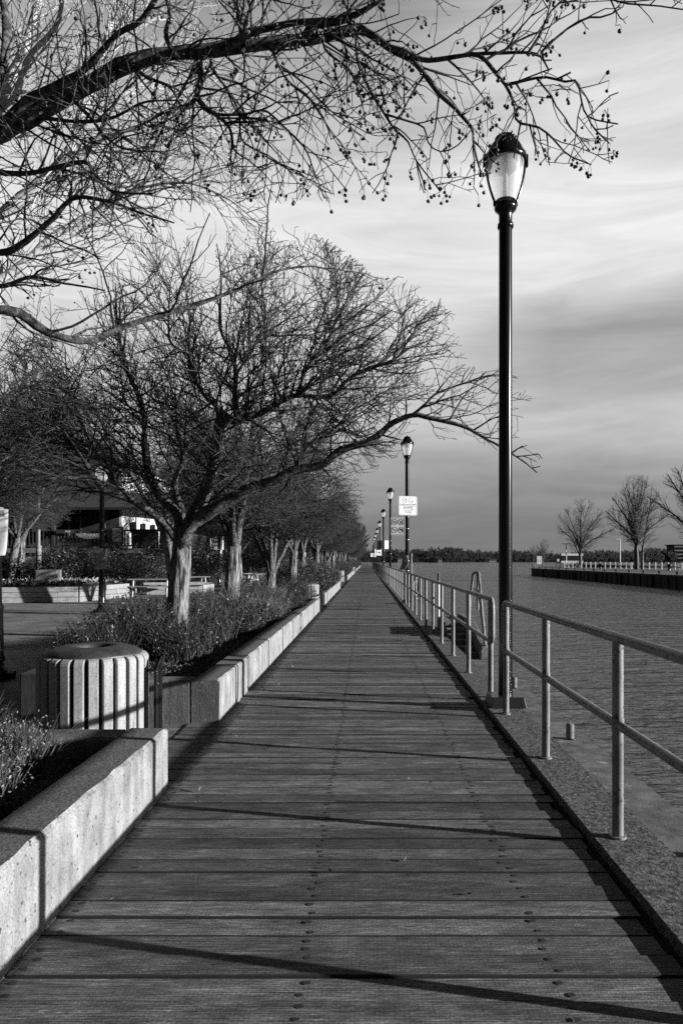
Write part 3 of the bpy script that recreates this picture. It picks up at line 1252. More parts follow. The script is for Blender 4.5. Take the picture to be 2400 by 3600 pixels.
b = MB()
b.box(-5.6, -1.613, -1.5, 4.488, -.02, .27)
b.slab([(-3.3, 6.9), (-1.667, 6.9), (-1.667, 20.64), (-4.2, 20.64)], -.02, .27)
b.box(-3.9, -1.70, 24.16, 38.14, -.02, .27)
b.box(-3.9, -1.70, 53.26, 71.7, -.02, .27)
b.box(-3.9, -1.70, 75.8, 168, -.02, .27)
struct(b.build('planting_soil', M['soil']))


def chips(name, x0, x1, y0, y1, z, n, size, m, seed):
    r = np.random.default_rng(seed)
    p = np.stack([r.uniform(x0, x1, n), r.uniform(y0, y1, n), np.full(n, z) + r.uniform(0, .03, n)], 1)
    V, Fc = leaf_faces(p, size, r, lift=.05, asp=.5)
    return struct(np_obj(name, V, Fc, m), 'stuff')


chips('bark_mulch', -5.4, -1.63, .8, 4.47, .272, 9000, .035, M['mulch'], 3)
chips('bark_mulch', -3.3, -1.69, 6.9, 13, .272, 9000, .035, M['mulch'], 4)
chips('deck_debris', -1.34, -1.05, 2.2, 16, .004, 90, .035, M['mulch'], 15)
chips('deck_debris', -1.0, 1.1, 2.2, 20, .006, 30, .03, M['mulch'], 16)
chips('deck_debris', 1.24, 1.58, 2.2, 20, .037, 30, .03, M['mulch'], 17)
chips('leaf_litter', -24, -11.2, 26.3, 33, .60, 5000, .22, M['dryleaf'], 5)
# ------------------------------------------------------------------ lamps
LAMP_Y0, LAMP_DY, LAMP_X = 7.30, 17.65, 1.453
lamp = thing('street_lamp', 'tall black lamp post nearest the camera, standing in the gap of the railing', 'street lamp', (LAMP_X, LAMP_Y0, .035), 0, 'black lamp posts along the quay railing')
zb = .035
m = MB()
hw, ht = .185, .165
m.add([(-hw, -hw, 0), (hw, -hw, 0), (hw, hw, 0), (-hw, hw, 0), (-ht, -ht, .11), (ht, -ht, .11), (ht, ht, .11), (-ht, ht, .11)],
      [(0, 3, 2, 1), (4, 5, 6, 7), (0, 1, 5, 4), (1, 2, 6, 5), (2, 3, 7, 6), (3, 0, 4, 7)])
m.build('base_plate', M['cast'], lamp, .008)
m = MB()
m.lathe([(.075, .11), (.072, .3), (.069, 2.0), (.068, 5.02 - zb)], n=24)
m.build('pole', M['lamp'], lamp)
m = MB()
m.lathe([(.066, 5.02 - zb), (.082, 5.03 - zb), (.084, 5.05 - zb), (.082, 5.07 - zb), (.070, 5.08 - zb)], n=24)
m.lathe([(.069, 5.08 - zb), (.069, 5.16 - zb), (.078, 5.19 - zb), (.108, 5.215 - zb), (.116, 5.235 - zb), (.116, 5.26 - zb), (.106, 5.27 - zb), (.106, 5.31 - zb), (.0, 5.312 - zb)], n=28)
m.build('collar', M['lamp'], lamp)
gp = [(.100, 5.312), (.112, 5.34), (.142, 5.43), (.165, 5.52), (.182, 5.62), (.190, 5.70), (.192, 5.735)]
m = MB()
m.lathe([(r, z - zb) for r, z in gp], n=32)
m.build('globe', M['globe'], lamp)
m = MB()
m.lathe([(0.0, 5.735 - zb), (.12, 5.735 - zb), (.13, 5.66 - zb), (.06, 5.60 - zb), (.0, 5.60 - zb)], n=24)
m.build('lamp_housing', M['grey'], lamp)
m = MB()
m.cyl(0, 0, 5.315 - zb, 5.60 - zb, .03, .025, 12)
m.build('bulb', M['white'], lamp)
m = MB()
m.lathe([(.190, 5.715), (.214, 5.715), (.218, 5.74), (.216, 5.775), (.206, 5.785), (.196, 5.80), (.180, 5.84), (.156, 5.885), (.124, 5.925), (.113, 5.932), (.113, 5.962), (.104, 5.975), (0, 5.98)], (0, 0, -zb), 32)
m.build('cap', M['lamp'], lamp)
m = MB()
m.lathe([(.008, 5.975), (.007, 5.99), (.019, 5.998), (.023, 6.012), (.019, 6.026), (0, 6.033)], (0, 0, -zb), 14)
m.build('finial', M['lamp'], lamp)
for a in (0, PI):
    m = MB()
    pts = [((r + .016) * math.cos(a), (r + .016) * math.sin(a), z - zb) for r, z in [(.10, 5.262)] + gp]
    m.tube(pts, .013, 8)
    m.cbox((.216 if a == 0 else -.236), (.236 if a == 0 else -.216), -.018, .018, 5.67 - zb, 5.80 - zb, .004)
    m.build('globe_arm', M['lamp'], lamp)
lamp_labels = [None,
               'black lamp post carrying the white no smoking sign and the four symbol sign',
               'third black lamp post along the railing, its head among the bare twigs',
               'fourth black lamp post, with two blank sign backs strapped to it',
               'fifth black lamp post, with the white dog sign fixed to it',
               'sixth black lamp post, with small signs seen edge on',
               'seventh black lamp post, with the farthest dog sign beside it']
lamps = [lamp]
for k in range(1, 10):
    lb = lamp_labels[k] if k < len(lamp_labels) else 'one of the small distant black lamp posts bunched at the far end of the railing'
    lamps.append(dup(lamp, (LAMP_X, LAMP_Y0 + LAMP_DY * k, .035), 0, None, lb))

# steel straps on the lamps that carry signs
def straps(k, zs):
    for z in zs:
        m = MB()
        m.lathe([(.0735, z - .012), (.078, z - .010), (.078, z + .010), (.0735, z + .012)], (0, 0, -zb), 20)
        m.build('strap', M['steel'], lamps[k])


straps(1, (3.10, 2.98 - .30, 2.28, 1.52, 1.18))
straps(2, (2.75, 2.45, 1.95))
straps(3, (3.2, 2.6, 1.95, 1.45))

# ------------------------------------------------------------------ signs
def plate(name, label, w, h, loc, rotz=0, face=None, border=True, cat='sign', group=None, thick=.006, r=.03):
    t = thing(name, label, cat, loc, rotz, group)
    m = MB()
    x, z = w / 2, h / 2
    poly = []
    for cx_, cz_, a0 in ((x - r, z - r, 0), (-x + r, z - r, PI / 2), (-x + r, -z + r, PI), (x - r, -z + r, 1.5 * PI)):
        poly += [(cx_ + r * math.cos(a0 + a * PI / 8), cz_ + r * math.sin(a0 + a * PI / 8)) for a in range(5)]
    m.prism(poly[::-1], 0, thick)
    m.build('plate', face or M['white'], t)
    if border:
        m = MB()
        e, g = .022, .012
        x, z = x - e, z - e
        m.box(-x, x, -.003, -.0006, z - g, z)
        m.box(-x, x, -.003, -.0006, -z, -z + g)
        m.box(-x, -x + g, -.003, -.0006, -z + g, z - g)
        m.box(x - g, x, -.003, -.0006, -z + g, z - g)
        m.build('border', M['ink'], t)
    return t


def ban(t, cx_, cz_, r, shapes, w=.012, over=True):
    m = MB()
    m.ring(cx_, cz_, r - w, r, -.0034, -.0008)
    d = (r - w * .5) * .7071
    m.bar((cx_ - d, -.0022, cz_ + d), (cx_ + d, -.0022, cz_ - d), .0032, w * .8)
    m.build('prohibition_ring', M['ink'], t)
    if shapes:
        m = MB()
        for s in shapes:
            if s[0] == 'poly':
                m.prism([(cx_ + x * r, cz_ + z * r) for x, z in s[1]], -.0028, -.0005)
            elif s[0] == 'ring':
                m.ring(cx_ + s[1] * r, cz_ + s[2] * r, s[3] * r * .78, s[3] * r, -.0030, -.0006, 18)
            else:
                m.bar((cx_ + s[1] * r, -.0019, cz_ + s[2] * r), (cx_ + s[3] * r, -.0019, cz_ + s[4] * r), .0022, s[5] * r)
        m.build('symbol', M['ink'], t)


DOG = [(-.62, .06), (-.48, .22), (-.30, .26), (-.26, .46), (-.10, .40), (.0, .56), (.14, .50), (.26, .46), (.46, .34), (.58, .10), (.66, -.12), (.60, -.30), (.52, -.44),
       (.36, -.56), (.24, -.62), (.22, -.40), (.12, -.26), (.0, -.16), (-.2, -.18), (-.34, -.26), (-.52, -.24), (-.60, -.10)][::-1]
SKATE = [(.16, .58), (.40, .58), (.42, .2), (.46, -.1), (.46, -.46), (-.48, -.46), (-.48, -.30), (-.34, -.14), (-.12, -.04), (.02, .12), (.12, .30)][::-1]
ly = LAMP_Y0 + LAMP_DY
smoke = plate('no_smoking_sign', 'white square sign with two no smoking rings and French text on the second lamp post', .715, .675, (1.478, ly - .092, 3.497), math.radians(22), None, True, 'sign', None, .006, .045)
ban(smoke, -.135, .185, .098, [('bar', -.55, -.16, .55, -.16, .15), ('ring', .42, .28, .22), ('ring', .25, .36, .16)], .013)
ban(smoke, .105, .180, .098, [('bar', -.62, -.18, .62, -.18, .14)], .013)
for i, (tx, zz, s) in enumerate((('INTERDICTION DE FUMER', .045, .052), ('ET DE VAPOTER SUR LES', -.010, .052), ('AIRES R\u00c9SERV\u00c9ES', -.064, .052), ('AUX SPECTATEURS', -.118, .052),
                                 ('Loi concernant la lutte', -.172, .040), ('contre le tabagisme', -.214, .040), ('1-877-416-8222', -.256, .040))):
    text_obj(tx, s, M['ink'], smoke, (0, -.0016, zz), 'lettering', sx=1.0)
icons = plate('prohibition_sign', 'grey square sign with four black banned symbols hanging left of the second lamp post', .515, .63, (1.113, ly - .085, 2.77), math.radians(6), M['sign_grey'], True, 'sign', None, .006, .02)
ban(icons, -.125, .148, .112, [('ring', -.36, -.12, .28), ('ring', .36, -.12, .28), ('bar', -.36, -.12, -.1, .22, .07), ('bar', -.1, .22, .3, .22, .07), ('bar', .3, .3, .36, -.12, .07), ('bar', -.1, .22, .05, -.14, .07), ('bar', .05, -.14, .3, .22, .07)], .020)
ban(icons, .118, .148, .112, [('poly', SKATE), ('ring', -.3, -.56, .12), ('ring', .3, -.56, .12)], .020)
ban(icons, -.125, -.135, .112, [('bar', -.62, .02, .6, .06, .2), ('bar', -.2, .05, .2, -.28, .16)], .020)
ban(icons, .118, -.135, .112, [('poly', DOG)], .020)
d5 = LAMP_Y0 + LAMP_DY * 4
s5 = plate('dog_sign', 'small white square sign with a black dog in a ring on the fifth lamp post', .60, .60, (1.40, d5 - .1, 2.40), math.radians(20), None, False, 'sign', 'white dog signs')
ban(s5, 0, 0, .23, [('poly', DOG)], .03)
d7 = LAMP_Y0 + LAMP_DY * 6
s7 = plate('dog_sign', 'farthest white dog sign, left of the distant lamp posts', .56, .56, (.93, d7 - .1, 2.42), math.radians(20), None, False, 'sign', 'white dog signs')
ban(s7, 0, 0, .21, [('poly', DOG)], .03)
d4 = LAMP_Y0 + LAMP_DY * 3
plate('sign_back', 'dark grey blank sign back left of the fourth lamp post', .42, .72, (1.16, d4 - .03, 2.90), math.radians(-25), M['grey'], False, 'sign')
plate('sign_back', 'light grey blank sign back right of the fourth lamp post', .36, .72, (1.73, d4 - .05, 2.90), math.radians(25), M['white'], False, 'sign')
d6 = LAMP_Y0 + LAMP_DY * 5
plate('narrow_sign', 'narrow white sign seen nearly edge on at the sixth lamp post', .34, 1.1, (1.24, d6 - .05, 2.55), math.radians(62), None, False, 'sign')
plate('sign_back', 'white upper sign above the dog sign on the fifth lamp post', .5, .34, (1.48, d5 + .09, 2.90), math.radians(5), M['grey'], False, 'sign')


def notice(label, loc, rotz, w, h, curl=.05, seed=1, symbols=True):
    """a paper sheet tied to a post, curling at its foot"""
    t = thing('paper_notice', label, 'notice', loc, rotz, 'paper notices tied to posts')
    r = np.random.default_rng(seed)
    vs, fs = [], []
    nx, nz = 7, 10
    for k in range(nz + 1):
        for i in range(nx + 1):
            u, v = i / nx - .5, k / nz
            yy = .035 * (2 * u) ** 2 - curl * v ** 3 + .012 * math.sin(6 * u + 5 * v + seed) - .5 * curl * v ** 4 * (1 + u)
            vs.append((u * w * (1 + .06 * v) + .02 * v * v, yy, -v * h + .03 * u * v))
    q = [(k * (nx + 1) + i, k * (nx + 1) + i + 1, (k + 1) * (nx + 1) + i + 1, (k + 1) * (nx + 1) + i) for k in range(nz) for i in range(nx)]
    m = MB()
    m.add(vs, q, 0, True)
    o = m.build('sheet', M['paper'], t)
    so_ = o.modifiers.new('thickness', 'SOLIDIFY')
    so_.thickness = .004
    m = MB()
    m.box(-w * .42, w * .42, -.022, -.018, -h * .17, -h * .03)
    if symbols:
        for zz in (-.38, -.62):
            for xx in (-.22, .0, .22):
                m.ring(xx * w, zz * h, .035 * h, .055 * h, -.038, -.034, 12)
    m.build('print', M['grey'], t)
    m = MB()
    m.tube([(-.08, .02, .01), (0, -.02, .012), (.08, .02, .01)], .006, 6)
    m.build('tie', M['white'], t)
    return t


# ------------------------------------------------------------------ railing
RX, RT, RM = 1.373, 1.125, .652


def railing(name, y0, y1, npost, label, simple=False):
    t = thing(name, label, 'railing', (RX, y0, .035), 0, 'pipe railings along the quay')
    Lh = y1 - y0
    zt, zm = RT - .035, RM - .035
    n = 12 if not simple else 7
    m = MB()
    m.tube([(0, .10, zt), (0, Lh - .10, zt)], .030, n)
    m.build('top_rail', M['rail'], t)
    m = MB()
    m.tube([(0, .10, zm), (0, Lh - .10, zm)], .026, n)
    m.build('mid_rail', M['rail'], t)
    for e in (0, 1):
        s = 1 if e == 0 else -1
        o = 0 if e == 0 else Lh
        pts = [(0, o + s * .10, zt)]
        for a in np.linspace(0, PI / 2, 5):
            pts.append((0, o + s * (.10 - .10 * math.sin(a)), zt - .10 + .10 * math.cos(a)))
        for a in np.linspace(0, PI / 2, 5):
            pts.append((0, o + s * (.10 - .10 * math.cos(a)), zm + .10 - .10 * math.sin(a)))
        pts.append((0, o + s * .10, zm))
        m = MB()
        m.tube(pts[1:], .027, n)
        m.build('end_loop', M['rail'], t)
    pm = None
    for k in range(npost):
        yy = .12 + (Lh - .24) * k / (npost - 1)
        if pm is None:
            m = MB()
            m.tube([(0, 0, -.03), (0, 0, zt - .01)], .0305, n)
            m.tube([(0, 0, .0), (0, 0, .012)], .046, n)
            m.tube([(0, 0, zm - .038), (0, 0, zm + .038)], .0335, n)
            pm = m.build('post', M['rail'], t)
            pm.location = (0, yy, 0)
        else:
            q = pm.copy()
            C.objects.link(q)
            q.parent = t
            q.location = (0, yy, 0)
    return t


railing('railing', -3.95, 6.99, 8, 'thick pipe railing section in the right foreground, in front of the near lamp post')
for k in range(9):
    a = LAMP_Y0 + LAMP_DY * k + .30
    c = LAMP_Y0 + LAMP_DY * (k + 1) - .34
    lb = ['pipe railing section between the near lamp post and the lamp with the no smoking sign', 'pipe railing section just beyond the lamp with the no smoking sign',
          'pipe railing section beyond the third lamp post'][k] if k < 3 else 'distant pipe railing section near the far end of the boardwalk'
    railing('railing', a, c, 11, lb, k > 0)
# the barrier closing the far end
t = thing('end_barrier', 'metal barrier rail across the far end of the boardwalk', 'barrier', (0, 176.5, 0))
m = MB()
for z in (1.1, .55, .1):
    m.tube([(-3.0, 0, z), (1.5, 0, z)], .045, 6)
m.build('rail', M['oldwood'], t)
for k in range(6):
    m = MB()
    m.tube([(-3.0 + .9 * k, 0, -.02), (-3.0 + .9 * k, 0, 1.1)], .045, 6)
    m.build('post', M['oldwood'], t)

# ------------------------------------------------------------------ litter bins
binr = thing('litter_bin', 'large round slatted litter bin in the left foreground, in the gap between two planter walls', 'litter bin', (-2.235, 5.72, -.012), 0, 'round slatted litter bins')
R, H = .43, .80
m = MB()
m.lathe([(R - .05, .03), (R - .05, H - .02), (R - .09, H), (R - .09, .04), (0, .04)], n=36)
m.build('liner', M['liner'], binr)
nsl = 25
m = MB()
for k in range(nsl):
    a = 2 * PI * k / nsl + .05
    u = np.array((math.cos(a), math.sin(a), 0))
    t_ = np.array((-math.sin(a), math.cos(a), 0))
    hw_ = .0375
    prof = [(R - .036, .02), (R, .02), (R, H - .045), (R - .006, H - .022), (R - .022, H - .006), (R - .05, H + .002), (R - .05, H - .03), (R - .036, H - .05)]
    vs = []
    for sgn, inn in ((-1, .006), (-1, 0), (1, 0), (1, .006)):
        for r_, z_ in prof:
            q = r_ - (inn if abs(r_ - R) < .03 else 0)
            vs.append(u * q + t_ * (sgn * (hw_ - (0 if inn else .006))) + np.array((0, 0, z_)))
    n = len(prof)
    # outer chamfer: order -1 edge, -1 face, +1 face, +1 edge
    fs = []
    for s in range(3):
        fs += [(s * n + i, s * n + (i + 1) % n, (s + 1) * n + (i + 1) % n, (s + 1) * n + i) for i in range(n)]
    fs += [tuple(range(n))[::-1], tuple(range(3 * n, 4 * n))]
    m.add(vs, fs)
m.build('slats', M['slat'], binr)
m = MB()
m.lathe([(.372, H - .03), (.380, H + .004), (.372, H + .014), (.335, H + .040), (.27, H + .060), (.20, H + .066), (.155, H + .064), (.140, H + .055), (.136, H - .02)], n=40)
m.build('lid', M['lid'], binr)
m = MB()
for z in (.12, .66):
    m.tube([(R - .06 + .004, 0, z), (R + .075, -.0, z)], .012, 8)
m.build('bracket', M['cast'], binr)
m = MB()
v0 = []
for k in range(9):
    a = -PI / 2 + PI * k / 8
    v0.append((R + .085 + .042 * math.cos(a), .075 * math.sin(a)))
n = len(v0)
m.add([(x, y, .03) for x, y in v0] + [(x, y, .77 - .10 * max(0, -y / .075) + (.0)) for x, y in v0],
      [(i, (i + 1) % n, n + (i + 1) % n, n + i) for i in range(n)] + [tuple(range(n))[::-1], tuple(range(n, 2 * n))], 0, False)
m.build('ash_tube', M['lamp'], binr)
dup(binr, (-1.95, 22.3, -.012), .3, None, 'slatted litter bin half hidden by the shrubs at the end of the long planter wall')
dup(binr, (-2.05, 50.6, -.012), .5, None, 'slatted litter bin partly behind shrubs at the end of the third planter wall')
dup(binr, (-1.76, 73.4, -.012), .2, None, 'slatted litter bin standing alone on the deck edge far down the walk')
dup(binr, (-1.72, 79.6, -.012), .2, None, 'farthest slatted litter bin, just behind another bin')
t = thing('concrete_block', 'low concrete block on the deck edge between the far bins', 'concrete block', (-1.72, 66.0, -.012))
m = MB()
m.cbox(-.45, .3, -.3, .3, 0, .62, .03)
m.build('block', M['concrete'], t)
m = MB()
m.cbox(-.40, .25, -.25, .25, .622, .66, .01)
m.build('cap', M['concrete'], t)

# ------------------------------------------------------------------ ledge things
mp = thing('mooring_pin', 'short steel mooring pin on the ledge, nearest the camera', 'mooring pin', (2.05, 7.03, -.25), 0, 'steel mooring pins on the ledge')
m = MB()
m.lathe([(.040, -.01), (.040, .135), (.034, .15), (0, .153)], n=14)
m.build('pin', M['oldwood'], mp)
m = MB()
m.lathe([(.041, 0), (.062, 0), (.062, .008), (.041, .010)], n=14)
m.build('foot', M['cast'], mp)
dup(mp, (2.08, 9.83, -.25), 0, None, 'short steel mooring pin on the ledge just behind the near lamp post')
dup(mp, (2.05, 4.23, -.25), 0, None, 'short steel mooring pin on the ledge at the right edge of the view')

t = thing('landing_steps', 'dark concrete steps with a sloping side wall on the ledge behind the railing', 'steps', (1.62, 12.6, -.25))
for k in range(6):
    m = MB()
    m.cbox(.0, .42, .30 + .30 * k, (.30 + .30 * (k + 1) if k < 5 else 3.4) + .02, -.02, .085 * (k + 1), .01)
    m.build('step', M['ledge'], t)
m = MB()
m.add([(.43, 0, 0), (.63, 0, 0), (.63, 3.4, 0), (.43, 3.4, 0), (.46, .08, .22), (.60, .08, .22), (.60, 1.8, .58), (.46, 1.8, .58), (.60, 3.4, .58), (.46, 3.4, .58)],
      [(0, 3, 2, 1), (0, 1, 5, 4), (4, 5, 6, 7), (7, 6, 8, 9), (1, 2, 8, 6, 5), (3, 0, 4, 7, 9), (2, 3, 9, 8)])
m.build('side_wall', M['ledge'], t, .02)
t = thing('boarding_handrail', 'grey steel handrail frame like a narrow letter A beside the landing steps', 'handrail', (2.15, 12.7, -.05))
A_ = lambda x, y, d: P(x, y, d) - np.array((2.15, 12.7, -.05))
m = MB()
m.tube([A_(1114, 1484, 12.75), A_(1106, 1400, 13.3), A_(1099, 1318, 14.0)], .030, 8)
m.build('near_leg', M['rail'], t)
m = MB()
m.tube([A_(1099, 1318, 14.0), A_(1096, 1314.5, 14.05), A_(1089, 1315, 14.3), A_(1086, 1319, 14.35)], .030, 8)
m.tube([A_(1089, 1352, 14.3), A_(1098, 1357, 13.9)], .022, 8)
m.build('top_bar', M['rail'], t)
m = MB()
m.tube([A_(1086, 1319, 14.35), A_(1080, 1372, 14.7), A_(1077, 1410, 15.0)], .030, 8)
m.build('far_leg', M['rail'], t)
m = MB()
m.tube([A_(1096, 1318, 14.1), A_(1097, 1400, 14.1)], .026, 8)
m.build('centre_post', M['rail'], t)
m = MB()
m.tube([A_(1098, 1357, 13.9), A_(1112, 1478, 12.85)], .018, 8)
m.build('lower_bar', M['rail'], t)

t = thing('marker_pole', 'thin white marker pole with a dark cap standing behind the railing', 'pole', (1.86, 18.0, -.25))
m = MB()
m.cyl(0, 0, 0, 1.27, .03, .03, 10)
m.build('shaft', M['white'], t)
m = MB()
m.cyl(0, 0, 1.272, 1.47, .036, .033, 10)
m.build('cap', M['cast'], t)
t = thing('marker_pole', 'dark mooring pole rising from the ledge beside the second lamp post', 'pole', (1.75, 27.4, -.25))
m = MB()
m.cyl(0, 0, 0, 2.0, .05, .045, 10)
m.build('shaft', M['oldwood'], t)
m = MB()
m.cyl(0, 0, 2.002, 2.06, .055, .05, 10)
m.build('cap', M['cast'], t)

t = thing('life_ring', 'dark life ring with pale cord hung edge on before the second lamp post', 'life ring', (1.55, 21.6, .70), math.radians(72))
m = MB()
m.tube([(.27 * math.cos(a), 0, .27 * math.sin(a)) for a in np.linspace(0, 2 * PI, 25)], .055, 10)
m.build('ring', M['cast'], t)
m = MB()
for q in range(4):
    a = PI / 4 + q * PI / 2
    m.tube([(.27 * math.cos(a - .12), 0, .27 * math.sin(a - .12)), (.27 * math.cos(a + .12), 0, .27 * math.sin(a + .12))], .0585, 10)
m.tube([(.345 * math.cos(a), .0, .345 * math.sin(a)) for a in np.linspace(0, 2 * PI, 25)], .010, 6)
m.build('cord', M['white'], t)
m = MB()
m.bar((0, -.07, .3), (0, -.07, -.62), .06, .03)
m.build('hanger', M['oldwood'], t)
notice('torn white paper notice blowing from the second lamp post low above the railing', (1.35, ly - .09, 1.72), -.9, .34, .50, .10, 3)
# ------------------------------------------------------------------ plaza on the left
def plaza_lamp(x, y, h, label, globe=True):
    t = thing('plaza_lamp', label, 'street lamp', (x, y, -.012), 0, 'plaza lamp posts on the left')
    m = MB()
    m.box(-.16, .16, -.16, .16, 0, .05)
    for k in range(8):
        a = k * PI / 4
        m.box(.19 * math.cos(a) - .05, .19 * math.cos(a) + .05, .19 * math.sin(a) - .05, .19 * math.sin(a) + .05, .0, .09)
    m.lathe([(.17, .05), (.16, .12), (.12, .16), (.10, .22), (.125, .26), (.105, .32), (.095, .9), (.11, .95), (.085, 1.0)], n=16)
    m.build('fluted_base', M['lamp'], t)
    m = MB()
    m.lathe([(.082, 1.0), (.062, h - .5), (.075, h - .48), (.06, h - .44), (.06, h - .40), (.11, h - .36), (.0, h - .355)], n=16)
    m.build('pole', M['lamp'], t)
    if globe:
        m = MB()
        m.lathe([(.09, h - .35), (.15, h - .28), (.19, h - .16), (.185, h - .04), (.13, h + .06), (.0, h + .09)], n=20)
        m.build('globe', M['globe'], t)
    return t


plaza_lamp(-7.96, 21.0, 4.30, 'black fluted lamp post on the plaza with a paper notice tied to its middle')
notice('pale paper notice with printed rings tied to the fluted plaza lamp post', (-7.95, 20.86, 1.88), .05, .36, .60, .05, 2)
plaza_lamp(-4.87, 9.15, 3.0, 'dark slim post cut off by the left edge of the view, holding a paper sheet', False)
notice('curling pale paper sheet tied to a slim post at the left edge of the view', (-4.80, 9.05, 2.22), .10, .26, .62, .09, 5, False)
l3 = plaza_lamp(-8.45, 40.0, 4.4, 'dark plaza pole with a white box sign, behind the picnic tables')
plaza_lamp(-8.25, 48.5, 4.4, 'dark plaza pole to the right of the pole with the box sign')
t = thing('box_sign', 'white box sign on the dark pole behind the picnic tables', 'sign', (-8.45, 39.9, 2.55))
m = MB()
m.cbox(-.26, .26, -.10, .10, -.40, .40, .02)
m.build('box', M['white'], t)
m = MB()
m.box(-.02, .16, -.106, -.101, -.36, .36)
m.build('panel', M['ink'], t)

t = thing('pale_post', 'slim pale lamp post standing in the raised bed on the left', 'street lamp', (-15.5, 33.0, .5))
m = MB()
m.lathe([(.12, 0), (.115, 1.45), (.135, 1.47), (.135, 1.52), (.11, 1.54), (.11, 1.66), (.13, 1.68), (.13, 1.72), (.075, 1.75), (.06, 4.2)], n=14)
m.build('pole', M['grey'], t)
m = MB()
m.lathe([(.06, 4.2), (.2, 4.3), (.26, 4.5), (.2, 4.72), (0, 4.8)], n=16)
m.build('globe', M['globe'], t)


def timber_wall(name, label, pts, h, courses=3):
    t = thing(name, label, 'retaining wall', (pts[0][0], pts[0][1], -.012), 0, 'timber retaining walls on the plaza')
    r = np.random.default_rng(int(abs(pts[0][0]) * 10))
    for c in range(courses):
        m = MB()
        for a, b_ in zip(pts[:-1], pts[1:]):
            a, b_ = np.array(a), np.array(b_)
            d = b_ - a
            Ln = np.linalg.norm(d)
            d = d / Ln
            s = -r.uniform(0, 1.2)
            while s < Ln:
                e = min(Ln, s + r.uniform(2.2, 3.2))
                s0 = max(0, s)
                if e - s0 > .1:
                    p = a + d * (s0 + .004) - np.array(pts[0])
                    q = a + d * (e - .004) - np.array(pts[0])
                    z = h * (c + .5) / courses
                    m.bar((p[0], p[1], z), (q[0], q[1], z), .16 + r.normal(0, .004), h / courses - .012)
                s = e
        m.build('timber_course', M['timber'], t, .01)
    return t


timber_wall('timber_wall', 'sunlit timber retaining wall of three courses at the left edge of the plaza', [(-21, 23.2), (-10.75, 26.0), (-10.1, 29.5), (-12.5, 34)], .585)
timber_wall('timber_wall', 'short timber wall with a bench slab behind the fluted plaza lamp', [(-9.9, 31.4), (-7.6, 32.2), (-7.5, 34)], .42, 2)
timber_wall('timber_wall', 'long pale timber wall behind the picnic tables', [(-14.5, 52.0), (-6.2, 51.4), (-5.9, 56)], .62, 2)
t = thing('bench_slab', 'pale wooden bench slab lying on the short timber wall', 'bench', (-8.75, 31.8, .41))
m = MB()
m.obox((0, 0, .075), np.array((.945, .328, 0)), 1.35, np.array((-.328, .945, 0)), .26, (0, 0, 1.), .07)
m.build('slab', M['timber'], t, .012)
m = MB()
m.obox((-.9, -.31, .0), np.array((.945, .328, 0)), .1, np.array((-.328, .945, 0)), .2, (0, 0, 1.), .004)
m.build('spacer', M['oldwood'], t)
b = MB()
b.slab([(-40, 23.4), (-21, 23.31), (-10.84, 26.1), (-10.2, 29.5), (-12.5, 33.8), (-12.5, 60), (-40, 60)], -.02, .56)
struct(b.build('raised_bed', M['soil']))
t = thing('granite_block', 'square speckled granite block on the raised bed', 'stone block', (-12.95, 28.9, .56), math.radians(10))
m = MB()
m.cbox(-.62, .22, -.35, .35, .05, .60, .015)
m.build('block', M['granite'], t)
m = MB()
m.cbox(-.75, .75, -.40, .40, 0, .048, .012)
m.build('plinth', M['coping'], t)

pt = thing('picnic_table', 'picnic table with slanted pale legs seen past the big tree trunk', 'picnic table', (-8.75, 34.5, -.012), .5, 'picnic tables on the plaza')
m = MB()
for k in range(5):
    m.cbox(-.95, .95, -.38 + .153 * k, -.38 + .153 * k + .145, .72, .76, .006)
m.build('table_top', M['oldwood'], pt)
for s in (-1, 1):
    m = MB()
    for k in range(2):
        y0 = s * .70 - .15 + .153 * k
        m.cbox(-.95, .95, y0, y0 + .145, .43, .47, .006)
    m.build('seat', M['oldwood'], pt)
for x in (-.7, .7):
    for s in (-1, 1):
        m = MB()
        m.tube([(x, s * .28, .72), (x, s * .62, .03), (x, s * .66, 0)], .028, 8)
        m.build('leg', M['white'], pt)
    m = MB()
    m.tube([(x, -.82, .42), (x, .82, .42)], .025, 8)
    m.build('crossbar', M['white'], pt)
dup(pt, (-9.35, 30.3, -.012), .2, None, 'picnic table with pale bent legs left of the big tree trunk')
dup(pt, (-8.0, 43.0, -.012), .9, None, 'picnic table farther back, behind the box sign pole')
dup(pt, (-7.2, 41.0, -.012), -.3, None, 'picnic table showing behind the second crabapple trunk')
t = thing('plaza_rail', 'low dark metal rail behind the picnic tables', 'railing', (-11.2, 47, -.012))
m = MB()
for z in (.55, 1.1):
    m.tube([(0, 0, z), (3.4, 0, z)], .03, 6)
m.build('rail', M['cast'], t)
for x in (0, 1.7, 3.4):
    m = MB()
    m.cyl(x, 0, 0, 1.1, .03, None, 8)
    m.build('post', M['cast'], t)

